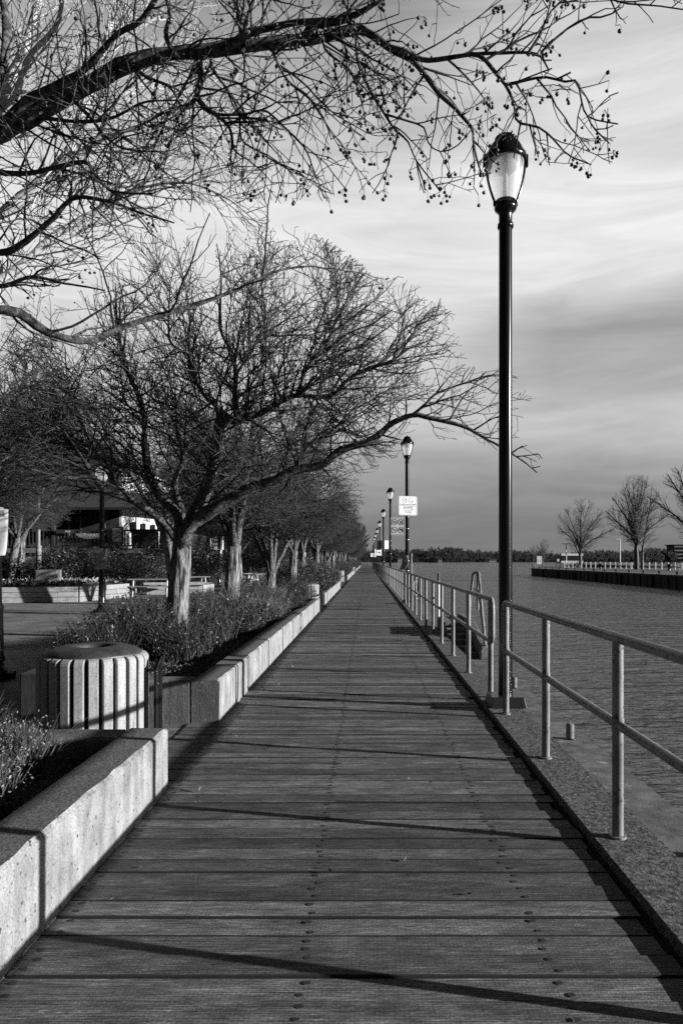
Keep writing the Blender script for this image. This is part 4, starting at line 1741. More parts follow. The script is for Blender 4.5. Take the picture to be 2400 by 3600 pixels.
# ------------------------------------------------------------------ restaurant behind the trees
bl = thing('restaurant', 'dark two storey restaurant with a sunlit white end wall and a raised porch', 'building', (-14.2, 40.5, 0))
BX, BY = -14.2, 40.5
m = MB()
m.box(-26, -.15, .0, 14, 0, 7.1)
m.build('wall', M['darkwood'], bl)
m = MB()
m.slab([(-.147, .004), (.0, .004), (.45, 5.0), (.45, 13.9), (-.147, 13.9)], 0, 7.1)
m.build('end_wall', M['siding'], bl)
m = MB()
m.add([(-26.6, -.5, 7.06), (.6, -.5, 7.06), (.6, 14.6, 7.06), (-26.6, 14.6, 7.06), (-23, 7, 8.7), (-3, 7, 8.7)],
      [(0, 1, 5, 4), (1, 2, 5), (2, 3, 4, 5), (3, 0, 4), (3, 2, 1, 0)])
m.build('roof', M['roof'], bl)
m = MB()
m.box(-26, 3.4, -3.2, -.004, 1.95, 2.2)
m.box(.47, 3.4, -.004, 9, 1.95, 2.2)
m.box(-25.8, 3.2, -3.0, -.1, .0, 1.95)
m.build('porch_floor', M['oldwood'], bl)
m = MB()
m.obox((-11, -1.8, 4.85), (1, 0, 0), 15.0, (0, .96, .28), 2.0, (0, -.28, .96), .07)
m.obox((1.35, 4.2, 4.95), (0, 1, 0), 5.0, (.97, 0, -.22), 1.05, (.22, 0, .97), .05)
m.build('porch_roof', M['roof'], bl)
r = np.random.default_rng(5)
for k, x in enumerate((-25, -21.5, -18, -14.5, -11, -8, -5.2, -2.6, .1, 3.2)):
    m = MB()
    m.cbox(x - .09, x + .09, -3.1, -2.92, 2.2, 4.42, .01)
    m.bar((x, -3.0, 4.0), (x + .45, -3.0, 4.36), .07, .07)
    m.build('porch_post', M['coping'] if k in (1, 3, 5, 6) else M['darkwood'], bl)
for y in (1.5, 5.0, 8.6):
    m = MB()
    m.cbox(2.1, 2.28, y - .09, y + .09, 2.2, 4.68, .01)
    m.bar((2.19, y, 4.2), (2.19, y - .45, 4.6), .07, .07)
    m.build('porch_post', M['darkwood'], bl)
m = MB()
m.box(-25.5, 3.3, -3.08, -3.0, 3.12, 3.2)
m.box(-25.5, 3.3, -3.08, -3.0, 2.3, 2.36)
m.box(3.2, 3.28, -3.0, 8.8, 3.12, 3.2)
m.box(3.2, 3.28, -3.0, 8.8, 2.3, 2.36)
for k in range(150):
    x = -25.4 + k * .19
    m.box(x, x + .05, -3.06, -3.02, 2.36, 3.12)
for k in range(60):
    y = -2.9 + k * .19
    m.box(3.22, 3.26, y, y + .05, 2.36, 3.12)
m.build('porch_railing', M['darkwood'], bl)
for k in range(3):
    m = MB()
    y = 1.3 + k * 1.5
    m.box(.12 + .09 * y, .13 + .09 * y + .03, y - .3, y + .3, 3.25, 3.85)
    m.build('window', M['pane'], bl)
for k in range(8):
    m = MB()
    x = -24 + k * 2.9
    m.box(x, x + 1.3, -.05, -.003, 2.3 if k % 3 == 0 else 3.0, 4.4)
    f = m.build('window', M['pane'], bl)
    m = MB()
    for xx in (x - .08, x + .62, x + 1.3):
        m.box(xx, xx + .08, -.09, -.052, 2.95, 4.45)
    m.build('frame', M['coping'], f)
for k in range(7):
    m = MB()
    x = -23 + k * 3.2
    m.box(x, x + 1.0, -.05, -.003, 5.05, 5.8)
    m.build('window', M['pane'], bl)
m = MB()
for k in range(24):
    a = -1.0 + k * .19
    m.bar((a, -3.03, .35), (a + 1.55, -3.03, 1.92), .03, .012)
    m.bar((a + 1.55, -3.05, .35), (a, -3.05, 1.92), .03, .012)
m.build('lattice', M['coping'], bl)
t = thing('tapas_sign', 'dark half moon sign reading TAPAS on the porch railing', 'sign', P(209, 1231, 37.2), 0)
m = MB()
m.prism([(.80, .13), (.74, .02), (.55, -.09), (.3, -.14), (-.3, -.14), (-.55, -.09), (-.74, .02), (-.80, .13)][::-1], 0, .03)
m.build('board', M['grey'], t)
text_obj('TAPAS', .27, M['white'], t, (0, -.004, .03), 'lettering')
t = thing('menu_board', 'framed menu board standing at the porch railing right of the lamp post', 'menu board', tuple(P(269, 1262, 37.2)))
m = MB()
m.box(-.34, .34, -.02, .02, .28, 1.22)
m.build('frame', M['darkwood'], t)
m = MB()
m.box(-.24, .24, -.026, -.021, .42, 1.14)
m.build('menu', M['grey'], t)
for s in (-1, 1):
    m = MB()
    m.bar((s * .2, 0, 0), (s * .2, 0, .3), .05, .04)
    m.build('leg', M['darkwood'], t)
t = thing('dark_screen', 'large dark box board standing on the porch right of the menu board', 'board', tuple(P(337, 1262, 37.6)))
m = MB()
m.cbox(-.72, .58, -.25, .25, 0, 1.02, .03)
m.build('panel', M['darkwood'], t)
m = MB()
m.cbox(-.75, .61, -.28, .28, 1.024, 1.08, .01)
m.build('top', M['roof'], t)
t = thing('part_sign', 'small hanging sign with pale lettering below a dark window at the far left', 'sign', tuple(P(152, 1221, 37.3)))
m = MB()
m.box(-.52, .40, 0, .03, -.1, .1)
m.build('board', M['darkwood'], t)
text_obj('PUB', .16, M['white'], t, (.1, -.004, .0), 'lettering')
# a second, paler house just showing behind the big trunk
t = thing('white_house', 'small white clapboard house behind the hedge, right of the big trunk', 'house', (-14.3, 58, 0))
m = MB()
m.box(-1.9, 1.3, 0, 5, 0, 3.6)
m.build('wall', M['siding'], t)
m = MB()
m.prism([(-2.2, 3.55), (1.6, 3.55), (-.3, 5.2)][::-1], -.3, 5.3)
m.build('roof', M['roof'], t)
m = MB()
m.box(-.9, -.1, -.03, -.003, 1.6, 2.8)
m.build('window', M['pane'], t)
t = thing('info_panel', 'dark information panel on two posts among the shrubs along the walk', 'information panel', (-3.1, 57.5, .0))
for x in (-.62, .62):
    m = MB()
    m.cyl(x, 0, 0, 2.6, .05, None, 8)
    m.build('post', M['grey'], t)
m = MB()
m.cbox(-.56, .56, -.04, .04, 1.25, 2.45, .01)
m.build('panel', M['cast'], t)
m = MB()
m.box(-.2, .25, -.02, .02, 2.52, 2.98)
m.build('badge', M['white'], t)

# ------------------------------------------------------------------ far bank across the channel
b = MB()
b.slab([(27.3, 4), (60, 4), (60, 124), (29.5, 124), (27.3, 115.6)], -3, .18)
b.slab([(60, 4), (400, 4), (400, 260), (75, 260), (60, 124)], -3, .17)
for k in range(66):
    b.box(27.22 + .03 * (k % 2), 27.298, 8 + 1.62 * k, 8.7 + 1.62 * k, -3, .10 - .02 * (k % 3))
for k in range(13):
    b.box(27.10, 27.22, 9 + 8.2 * k, 9.3 + 8.2 * k, -2.5, .05)
pier = struct(b.build('pier', M['pier']))
b = MB()
b.slab([(28.1, 4.5), (59.5, 4.5), (59.5, 123), (30.2, 123), (28.1, 114)], .15, .25)
b.slab([(61, 4.5), (390, 4.5), (390, 255), (76, 255), (61, 124)], .15, .245)
struct(b.build('pier_grass', M['grass']))
b = MB()
b.cbox(27.28, 28.08, 4, 115.5, .16, .27, .02)
struct(b.build('pier_coping', M['coping']))
kb = thing('edge_knob', 'small dark mooring knob on the pale edge of the far pier', 'mooring knob', (27.6, 62, .27), 0, 'mooring knobs along the far pier edge')
m = MB()
m.lathe([(.09, 0), (.09, .16), (.15, .2), (.15, .26), (0, .28)], n=8)
m.build('knob', M['cast'], kb)
for k in range(1, 15):
    dup(kb, (27.6, 62 + 3.8 * k, .27))
bo = thing('bollard', 'dark mushroom bollard on the pier grass between the two larger trees', 'bollard', (36.2, 108, .24), 0, 'mushroom bollards on the far pier')
m = MB()
m.lathe([(.2, 0), (.16, .1), (.16, .55), (.34, .62), (.34, .76), (.2, .84), (0, .85)], n=12)
m.build('body', M['cast'], bo)
dup(bo, (38.6, 89, .24), 0, None, 'dark mushroom bollard on the pier grass right of the double trunked tree')
for (x, y, lab) in ((1316, 118, 'picnic table on the far pier in front of the banner board'), (1431, 102, 'picnic table on the far pier left of the double trunked tree'), (1563, 86, 'picnic table on the far pier at the right edge of the view')):
    dup(pt, ((x - CX) * y / F, y, .24), .3, 1.15, lab, 'picnic tables on the far pier')
fn = thing('pier_fence', 'low fence of white posts running along the far side of the pier', 'fence', (34.4, 122, .24))
fa, fb = np.array((34.6, 122.0)), np.array((43.5, 88.0))
n = 27
pm = None
for k in range(n):
    q = fa + (fb - fa) * k / (n - 1) - np.array((34.4, 122))
    if pm is None:
        m = MB()
        m.cbox(-.075, .075, -.075, .075, 0, 1.02, .012)
        pm = m.build('post', M['white'], fn)
        pm.location = (q[0], q[1], 0)
    else:
        c = pm.copy()
        C.objects.link(c)
        c.parent = fn
        c.location = (q[0], q[1], 0)
m = MB()
for z in (1.06, .55):
    m.tube([(.2, 0, z), (9.1, -34, z)], .025, 6)
m.build('cable', M['cast'], fn)
bb = thing('banner_board', 'white board with a wide dark middle band on the far pier', 'billboard', (36.0, 129, .2))
m = MB()
m.box(0, 4.05, 0, .12, .9, 2.62)
m.build('panel', M['white'], bb)
m = MB()
m.box(-.02, 4.07, -.02, -.004, 1.28, 2.22)
m.build('band', M['cast'], bb)
for x in (-.06, 4.1):
    m = MB()
    m.box(x - .05, x + .05, .02, .12, 0, 2.66)
    m.build('post', M['cast'], bb)
t = thing('pier_sign', 'upright white notice panel near the tip of the far pier', 'sign', (30.1, 121.5, .2))
m = MB()
m.box(-.45, .45, 0, .06, .7, 2.1)
m.build('panel', M['white'], t)
m = MB()
m.box(-.42, .42, -.012, -.002, 1.18, 1.21)
m.build('line', M['grey'], t)
for x in (-.38, .38):
    m = MB()
    m.box(x - .04, x + .04, .0, .05, 0, .698)
    m.build('leg', M['grey'], t)
t = thing('pier_marker', 'small dark framed sign on a post near the tip of the far pier', 'sign', (33.2, 121, .2))
m = MB()
m.box(-.36, .36, 0, .08, .9, 1.8)
m.build('frame', M['cast'], t)
m = MB()
m.box(-.16, .2, -.012, -.003, 1.15, 1.6)
m.build('panel', M['white'], t)
for x in (-.3, .3):
    m = MB()
    m.box(x - .04, x + .04, 0, .06, 0, .898)
    m.build('leg', M['cast'], t)
for (px, d, z1, lab) in ((1299.5, 119, 4.3, 'slim white light pole in front of the banner board'), (1423, 108, 4.75, 'slim white light pole left of the double trunked tree')):
    t = thing('light_pole', lab, 'light pole', ((px - CX) * d / F, d, .24), 0, 'white light poles on the far pier')
    m = MB()
    m.cyl(0, 0, 0, z1 - .25, .10, .07, 8)
    m.build('pole', M['white'], t)
    m = MB()
    m.cbox(-.7, .8, -.12, .12, z1 - .24, z1 - .12, .03)
    m.build('lamp_arm', M['white'], t)

# far shore with its wood, houses and a block of flats
b = MB()
sh = [(-700, 419)]
b.add([(-300, 800, -1.05), (3200, 780, -1.05), (3200, 1500, 9), (-300, 1500, 9), (-300, 815, .8), (3200, 795, .8)], [(0, 1, 5, 4), (4, 5, 2, 3)])
struct(b.build('far_shore', M['shore']))


def wood(name, x0, x1, y0, y1, nt_, h0, h1, cs, seed, mt):
    r = np.random.default_rng(seed)
    cx_ = r.uniform(x0, x1, nt_)
    cy_ = r.uniform(y0, y1, nt_)
    hh = r.uniform(h0, h1, nt_) * (1 + .18 * np.sin(cx_ * .021) + .12 * np.sin(cx_ * .071 + 1))
    Vs, Fs, off = [], [], 0
    for k in range(nt_):
        n = 46
        p = ellipsoid(n, (cx_[k], cy_[k], hh[k] * .56), (hh[k] * .28, hh[k] * .28, hh[k] * .46), r, .4)
        d = r.normal(0, .55, (n, 3))
        d[:, 2] = np.abs(r.normal(1, .3, n))
        d /= np.linalg.norm(d, axis=1)[:, None]
        s = np.cross(d, (0, 1, 0))
        Ln = r.uniform(.10, .22, (n, 1)) * hh[k]
        W = cs * r.uniform(.5, 1.4, (n, 1))
        V = np.stack([p - s * W, p + s * W, p + d * Ln + r.normal(0, .3, (n, 3)) * cs], 1).reshape(-1, 3)
        V[:, 2] = np.maximum(V[:, 2], -.6)
        # trunk
        T = np.array([(cx_[k] - .35, cy_[k], -.8), (cx_[k] + .35, cy_[k], -.8), (cx_[k], cy_[k], hh[k] * .9)])
        V = np.vstack([V, T])
        m_ = len(V) // 3
        Vs.append(V)
        Fs.append(np.arange(m_ * 3).reshape(-1, 3) + off)
        off += len(V)
    return struct(np_obj(name, np.vstack(Vs), np.vstack(Fs), mt), 'stuff')


wood('far_wood', -30, 640, 812, 890, 1100, 8, 14, .8, 21, M['forest'])
wood('far_wood', 200, 560, 470, 560, 300, 7, 12, .6, 22, M['forest'])
wood('undergrowth_belt', -30, 640, 800, 812, 700, 3, 6, .9, 23, M['forest'])
wood('end_wood', -75, -2.5, 190, 330, 420, 10, 17, .35, 24, M['forest'])
wood('back_wood', -75, -22, 60, 130, 260, 8, 13, .22, 25, M['forest'])


def house(x, y, w_, d_, h_, label, name='house'):
    t = thing(name, label, 'house', (x, y, -.6), 0, 'tiny houses on the far shore')
    m = MB()
    m.box(-w_ / 2, w_ / 2, 0, d_, 0, h_)
    m.build('wall', M['coping'], t)
    m = MB()
    m.add([(-w_ / 2 - .4, -.4, h_ - .02), (w_ / 2 + .4, -.4, h_ - .02), (w_ / 2 + .4, d_ + .4, h_ - .02), (-w_ / 2 - .4, d_ + .4, h_ - .02), (-w_ / 2, d_ / 2, h_ + 1.8), (w_ / 2, d_ / 2, h_ + 1.8)],
          [(0, 1, 5, 4), (1, 2, 5), (2, 3, 4, 5), (3, 0, 4), (3, 2, 1, 0)])
    m.build('roof', M['roof'], t)
    return t


house((1131 - CX) * 790 / F, 790, 8, 5, 2.2, 'white boathouse at the far waterline left of the near lamp post', 'boathouse')
house((918 - CX) * 795 / F, 795, 5, 5, 3.6, 'small pale house on the far shore left of the second lamp post')
house((1010 - CX) * 796 / F, 796, 4.5, 5, 2.6, 'small pale house at the far waterline right of the second lamp post')
house((1240 - CX) * 780 / F, 780, 5, 5, 3, 'small pale house on the far shore beside the notice panel')
t = thing('apartment_block', 'dark flat roofed apartment block above the trees at the right edge', 'apartment block', (229.5, 520, 0))
m = MB()
m.box(0, 40, 0, 14, 0, 12.6)
m.build('wall', M['darkwood'], t)
for k in range(4):
    m = MB()
    m.box(-.6, 40.4, -1.4, -.05, 2.6 + 2.9 * k, 3.3 + 2.9 * k)
    m.build('balcony', M['coping'], t)
m = MB()
m.box(-1.2, 41, -1.8, 14.5, 12.62, 13.4)
m.build('roof', M['roof'], t)
# ------------------------------------------------------------------ shrubs
def shrub(name, label, base, rad, h, nl, ns, seed, leaf=.032, group=None, m_leaf='leaf'):
    r = np.random.default_rng(seed)
    t = thing(name, label, 'shrub', base, 0, group)
    st = ellipsoid(ns, (0, 0, 0), (rad * .8, rad * .8, .01), r, .6)
    st[:, 2] = 0
    V, Q = blades(st, h * 1.15, .008, r, .32)
    np_obj('stems', V, Q, M['twig'], t)
    p = ellipsoid(nl, (0, 0, h * .55), (rad, rad, h * .5), r, .33)
    # ragged top: sprays of different height
    p[:, 2] *= 1 + .28 * np.sin(p[:, 0] * 9 + seed) * np.cos(p[:, 1] * 8 + seed)
    p = p[p[:, 2] > .03]
    V, Fq = leaf_faces(p, leaf, r, .35, .5)
    np_obj('leaves', V, Fq, M[m_leaf], t)
    return t


SH = 'leafy shrubs filling the long concrete planter'
lab = 'dark leafy shrub, one of those massed together in the long concrete planter'
shA = shrub('leafy_shrub', lab, (-3.1, 9.2, .27), .60, .72, 2300, 620, 1, .046, SH)
shB = shrub('leafy_shrub', lab, (-2.5, 10.6, .27), .66, .66, 2500, 680, 2, .044, SH)
r = np.random.default_rng(77)
spots = [(-3.25, 10.4, .95), (-3.2, 8.2, .8), (-2.4, 8.9, .85), (-3.25, 11.4, 1.0), (-3.0, 11.9, 1.0), (-2.2, 11.9, .95), (-3.3, 13.0, 1.0), (-2.9, 13.2, .95), (-2.1, 13.4, .9), (-3.4, 14.4, 1.0),
         (-2.9, 14.8, 1.0), (-2.15, 15.0, .95), (-3.4, 16.2, 1.0), (-2.7, 16.5, 1.0), (-2.0, 16.8, .95), (-3.3, 18.0, 1.1), (-2.4, 18.4, 1.05), (-1.95, 19.8, .9), (-2.9, 19.9, 1.1), (-3.1, 17.2, .9)]
for k, (x, y, s) in enumerate(spots):
    dup(shA if k % 2 else shB, (x, y, .27), r.uniform(0, 6), (s, s, s * r.uniform(.85, 1.15) * (r.uniform(.6, 1.05) if y > 11.3 else .95)))
SH3 = 'shrubs in the shorter planters along the walk'
lab3 = 'rounded dense shrub, one of those lining the shorter planters farther along the walk'
shC = shrub('rounded_shrub', lab3, (-2.4, 25.2, .27), .85, 1.0, 5200, 260, 4, .05, SH3)
yy = 26.4
while yy < 160:
    if not (38 < yy < 53.5 or 71.5 < yy < 76):
        for x in (-2.15, -3.1):
            s = r.uniform(.85, 1.15)
            dup(shC, (x + r.normal(0, .12), yy + r.normal(0, .2), .27), r.uniform(0, 6), (s, s, s * r.uniform(.8, 1.15)))
    yy += 1.5 if yy < 60 else 2.6
for (x, y) in ((-2.6, 49.2), (-3.0, 50.8), (-2.9, 47)):
    dup(shC, (x, y, -.02), 1, 1.05)
# low twiggy shrubs in the foreground planter
fg = shrub('low_shrub', 'low twiggy shrub with pale tips at the left edge of the foreground planter', (-2.16, 4.1, .27), .34, .32, 520, 330, 6, .020, 'low shrubs in the foreground planter', 'dryleaf')
dup(fg, (-2.5, 4.25, .27), 1.0, 1.1, 'low twiggy shrub behind, near the planter return wall')
dup(fg, (-1.95, 3.45, .27), 2.0, .9, 'low twiggy shrub cut by the left edge, nearest the camera')
dup(fg, (-2.15, 3.72, .27), 3.0, .8, 'low twiggy shrub in the middle of the clump at the left edge')
# dry grass clumps round the second and third trunks
gc = thing('grass_clump', 'pale dry grass clump at the foot of the second crabapple trunk', 'grass clump', (-2.35, 12.4, .27), 0, 'dry grass clumps in the long planter')
V, Q = blades(ellipsoid(900, (0, 0, 0), (.45, .5, .01), r, .6), .62, .011, r, .42)
np_obj('blades', V, Q, M['straw'], gc)
V, Q = blades(ellipsoid(160, (0, 0, 0), (.3, .3, .01), r, .6), .85, .006, r, .3)
np_obj('seed_stems', V, Q, M['dryleaf'], gc)
dup(gc, (-2.5, 17.6, .27), 1.5, .95, 'pale dry grass clump at the foot of the third crabapple trunk')
dup(gc, (-2.75, 10.9, .27), 2.5, .7, 'small pale dry grass tuft behind the big trunk')
dup(gc, (-2.1, 14.4, .27), 4, .8, 'small pale dry grass tuft between the second and third trunks')
# hedge below the restaurant and bushes in the raised bed
hd = shrub('hedge_bush', 'dark clipped bush, one of the row below the restaurant porch', (-12.6, 33.2, -.01), 1.2, 1.75, 4200, 200, 8, .09, 'dark bushes below the restaurant porch')
for k, (x, y, s) in enumerate(((-10.9, 34.5, .95), (-9.9, 36, .9), (-14.3, 34.0, 1.0), (-11.5, 36, 1.1), (-13.2, 35.5, 1.1), (-8.9, 37.8, .9), (-16.5, 36.2, 1.1), (-19, 35.8, 1.1), (-10.6, 44, 1.5), (-12.3, 44.5, 1.5), (-9.3, 54, 1.3), (-7.2, 55, 1.3), (-11.4, 54.5, 1.3), (-6.0, 58, 1.3), (-5.0, 62, 1.3), (-8, 60, 1.6))):
    dup(hd, (x, y, -.01), k * 1.1, s)
bb_ = shrub('bed_bush', 'glossy broad leaved bush behind the granite block', (-13.4, 31.0, .56), .9, 1.5, 2600, 160, 9, .11, 'glossy bushes in the raised bed')
dup(bb_, (-16.9, 32.0, .56), 1, .8, 'glossy broad leaved bush beside the leaning trunk in the raised bed')
dup(bb_, (-14.9, 33.6, .56), 2, 1.0, 'glossy broad leaved bush behind the slim pale post')

# ------------------------------------------------------------------ trees
TR = 'bare crabapple trees in a row beside the boardwalk'


def traced(sk, pts, d0, d1, r0, r1, pid, parent=None, step=.1, wob=.0):
    n = len(pts)
    q = [P(x, y, d0 + (d1 - d0) * i / (n - 1)) for i, (x, y) in enumerate(pts)]
    return sk.limb(q, r0, r1, pid, step, parent, wob)


# --- the overhanging tree nearest the camera; its trunk stands just outside the left edge
rng = np.random.default_rng(101)
baseA = (-2.75, 4.05, .27)
tA = thing('overhanging_crabapple', 'nearest bare crabapple whose fruit hung branches overhang the top of the view', 'tree', baseA, 0, TR)
sk = Skeleton(rng)
J = P(-35, 330, 4.25)
sk.limb([(-2.75, 4.05, .17), (-2.72, 4.08, 1.3), (-2.62, 4.15, 2.6), J], .16, .10, 0, .09)
L1 = [(-35, 330), (15, 293), (70, 268), (165, 215), (215, 190), (280, 153), (350, 129), (420, 121), (480, 116), (540, 108), (650, 97), (725, 88), (784, 76), (827, 66)]
traced(sk, L1, 4.25, 3.95, .062, .027, 1, None, .06, .002)
traced(sk, [(827, 66), (854, 81), (897, 111), (946, 138), (973, 168), (1011, 217), (1044, 249), (1082, 293), (1087, 325), (1098, 376), (1108, 405)], 3.95, 3.5, .024, .0035, 2, None, .05, .002)
traced(sk, [(897, 111), (925, 116), (979, 138), (1071, 127), (1152, 122), (1222, 122), (1244, 135), (1260, 162)], 3.85, 3.4, .017, .0035, 3, None, .05, .002)
traced(sk, [(1212, 121), (1239, 81), (1260, 32), (1304, -12)], 3.45, 3.35, .008, .004, 4, None, .05)
traced(sk, [(1244, 118), (1255, 106), (1304, 65), (1347, 41), (1390, 38), (1430, 15)], 3.42, 3.25, .007, .003, 5, None, .05)
traced(sk, [(1082, 124), (1109, 133), (1141, 173), (1163, 200), (1179, 233), (1183, 262), (1190, 282), (1239, 295), (1271, 320), (1304, 357), (1358, 377)], 3.62, 3.3, .011, .003, 6, None, .05, .002)
traced(sk, [(1160, 195), (1244, 176), (1293, 187), (1325, 188), (1336, 238), (1353, 271), (1417, 285)], 3.5, 3.25, .008, .003, 7, None, .05, .002)
traced(sk, [(1353, 271), (1361, 292), (1398, 329)], 3.3, 3.2, .0045, .003, 8, None, .05)
traced(sk, [(815, 75), (819, 92), (822, 141), (849, 206), (881, 260), (908, 298), (935, 325), (952, 363), (979, 401), (1011, 440)], 3.95, 3.55, .012, .003, 9, None, .05, .002)
traced(sk, [(881, 260), (935, 276), (973, 292), (984, 330), (1011, 349), (1049, 336), (1082, 297)], 3.75, 3.6, .006, .003, 10, None, .05, .002)
traced(sk, [(700, 92), (719, 60), (789, 46), (838, 22), (890, -10)], 3.98, 3.75, .022, .013, 11, None, .06, .002)
traced(sk, [(15, 290), (30, 262), (80, 220), (150, 186), (200, 155), (240, 110), (275, 75), (320, 50), (355, 0)], 4.2, 3.7, .030, .012, 12, None, .06, .002)
traced(sk, [(470, 116), (525, 104), (575, 76), (650, 57), (700, 50), (790, 46)], 4.05, 3.8, .024, .014, 13, None, .06, .002)
traced(sk, [(450, 118), (458, 150), (461, 185), (452, 220), (470, 246), (500, 266), (528, 296), (536, 340)], 4.1, 3.8, .026, .006, 14, None, .05, .002)
traced(sk, [(452, 225), (435, 240), (380, 258), (330, 285), (280, 300), (230, 310)], 4.0, 3.8, .011, .005, 15, None, .05, .002)
traced(sk, [(484, 118), (490, 160), (525, 210), (550, 262), (555, 320), (600, 350), (632, 372), (690, 395)], 4.05, 3.6, .011, .003, 16, None, .05, .002)
traced(sk, [(500, 266), (560, 262), (610, 255), (660, 300), (700, 340), (720, 390), (745, 455)], 3.9, 3.5, .008, .003, 17, None, .05, .002)
traced(sk, [(620, 100), (640, 150), (665, 190), (700, 215), (740, 265), (760, 320)], 3.98, 3.6, .010, .003, 18, None, .05, .002)
traced(sk, [(560, 107), (553, 60), (545, 20), (530, -30)], 4.0, 3.8, .019, .012, 19, None, .05, .002)
traced(sk, [(-35, 330), (-10, 390), (60, 398), (125, 386), (195, 372), (215, 395), (245, 430), (268, 441), (320, 445), (352, 447)], 4.25, 3.5, .022, .004, 20, None, .05, .002)
traced(sk, [(-35, 400), (-25, 560), (0, 580), (35, 571), (90, 530), (125, 500), (170, 455), (240, 460), (325, 490), (402, 512)], 4.2, 3.6, .030, .004, 21, None, .05, .002)
traced(sk, [(-35, 560), (-10, 655), (50, 642), (80, 635), (150, 650), (240, 668)], 4.1, 3.9, .018, .004, 22, None, .05, .002)
traced(sk, [(-70, 640), (-40, 700), (0, 712), (35, 715), (60, 728), (100, 758), (150, 776), (195, 784), (225, 779), (280, 752), (400, 715), (480, 690), (545, 665), (590, 642), (640, 622), (720, 612), (780, 630)], 4.1, 4.7, .034, .004, 23, None, .06, .002)
traced(sk, [(80, 268), (180, 280), (260, 270), (330, 235), (420, 230)], 4.2, 3.9, .014, .004, 24, None, .05, .002)
traced(sk, [(400, 125), (380, 80), (390, 30), (370, -30)], 4.08, 3.7, .016, .008, 25, None, .05, .002)
traced(sk, [(560, 72), (575, 20), (590, -30)], 3.9, 3.8, .012, .008, 26, None, .05, .002)
traced(sk, [(740, 84), (752, 120), (800, 160), (830, 230), (840, 290)], 3.96, 3.6, .009, .003, 27, None, .05, .002)
traced(sk, [(1304, -12), (1345, -30), (1390, -6), (1440, 8), (1510, 14), (1590, 24)], 3.35, 3.1, .006, .003, 28, None, .05, .002)
traced(sk, [(-35, 330), (-20, 250), (10, 150), (15, 60), (5, -40)], 4.25, 4.3, .035, .022, 29, None, .06, .002)
traced(sk, [(300, 145), (340, 180), (390, 200), (420, 260), (400, 330)], 4.1, 3.8, .012, .003, 30, None, .05, .002)
traced(sk, [(160, 218), (200, 260), (250, 320), (300, 345), (380, 350)], 4.18, 3.7, .014, .003, 31, None, .05, .002)


RIGHT = (2, 3, 4, 5, 6, 7, 8, 9, 10, 27, 28)


def seen_A(p):
    d = p[1]
    if d < 2.6:
        return False
    x = CX + p[0] * F / d
    y = HY - (p[2] - EYE) * F / d
    if x < -330 or x > 1575 or y < -330:
        return False
    if x > 1420 and y > 60 or 1275 < x <= 1420 and 70 < y < 165:
        return False
    lim = 470 + max(0.0, 480 - x) * .55 if x < 760 else (450 if x < 1130 else 380)
    return y < lim


tp = sk.ramify([(.05, .105, .25, .80, .0062, .0030, .055, .10, .10, .6, 1.25),
                (.06, .16, .10, .34, .0034, .0020, .045, .12, .13, .6, 1.2),
                (.06, .17, .018, .07, .0024, .0018, .025, .18, .2, .7, 1.35)], seen_A, (0, 0, -.012), None, (0, 23) + RIGHT)
tp += sk.ramify([(.06, .14, .18, .62, .0058, .0028, .055, .10, .10, .6, 1.25),
                 (.055, .15, .08, .28, .0032, .0020, .045, .12, .13, .6, 1.2),
                 (.07, .20, .018, .06, .0024, .0018, .025, .18, .2, .7, 1.35)], seen_A, (0, 0, -.012), None, tuple(q for q in range(40) if q not in RIGHT))
tp += sk.ramify([(.10, .24, .3, 1.0, .0075, .0035, .07, .10, .10, .6, 1.25),
                 (.09, .22, .12, .4, .0040, .0022, .05, .12, .13, .6, 1.2),
                 (.10, .25, .03, .08, .0026, .002, .03, .18, .2, .7, 1.35)], lambda p: p[1] > 3 and HY - (p[2] - EYE) * F / p[1] < 900, (0, 0, .01), None, tuple(q for q in range(40) if q != 23))
tips = np.array([sk.pos[q] for lv, q in tp if lv >= 1])
pass
parts_, rA = sk.mesh(.0022, 'a', baseA, (M['bark'], M['twig']), tA, thick=.014, rough=.05)
# fruit: single berries on thin stalks
posA = np.array(sk.pos)
pxt = CX + tips[:, 0] * F / tips[:, 1]
cand = tips[rng.random(len(tips)) < np.where(pxt > 780, .46, .16)]
px = CX + cand[:, 0] * F / cand[:, 1]
py = HY - (cand[:, 2] - EYE) * F / cand[:, 1]
cand = cand[(rng.random(len(cand)) < np.clip(.30 + px / 1500, .25, 1))]
# clusters
base_c = np.repeat(cand, rng.integers(1, 4, len(cand)), 0)
drop = rng.uniform(.012, .055, len(base_c))
bc = base_c + np.stack([rng.normal(0, .014, len(base_c)), rng.normal(0, .014, len(base_c)), -drop], 1)
br = rng.uniform(.008, .0125, len(bc))
pass
sk2V, sk2Q, o_ = [], [], 0
for a_, c_ in zip(base_c, bc):
    d_ = (c_ - a_)
    s_ = np.cross(d_, (0, 1, 0))
    s_ = s_ / (np.linalg.norm(s_) + 1e-9) * .0011
    t_ = np.array((0, .0011, 0))
    m_ = (a_ + c_) / 2 + np.array((rng.normal(0, .004), 0, .004))
    for P_ in (a_, m_, c_):
        sk2V += [P_ + s_, P_ + t_, P_ - s_ - t_]
    for j in range(2):
        for i in range(3):
            sk2Q.append((o_ + j * 3 + i, o_ + j * 3 + (i + 1) % 3, o_ + (j + 1) * 3 + (i + 1) % 3, o_ + (j + 1) * 3 + i))
    o_ += 9
st = np_obj('fruit_stalks', np.array(sk2V) - np.array(baseA), np.array(sk2Q), M['twig'], tA)
struct(st, 'stuff')
dist = np.linalg.norm(bc - np.array((0, 0, EYE)), axis=1)
px = CX + bc[:, 0] * F / bc[:, 1]
py = HY - (bc[:, 2] - EYE) * F / bc[:, 1]
vis = (px > 0) & (px < 1560) & (py > 0)
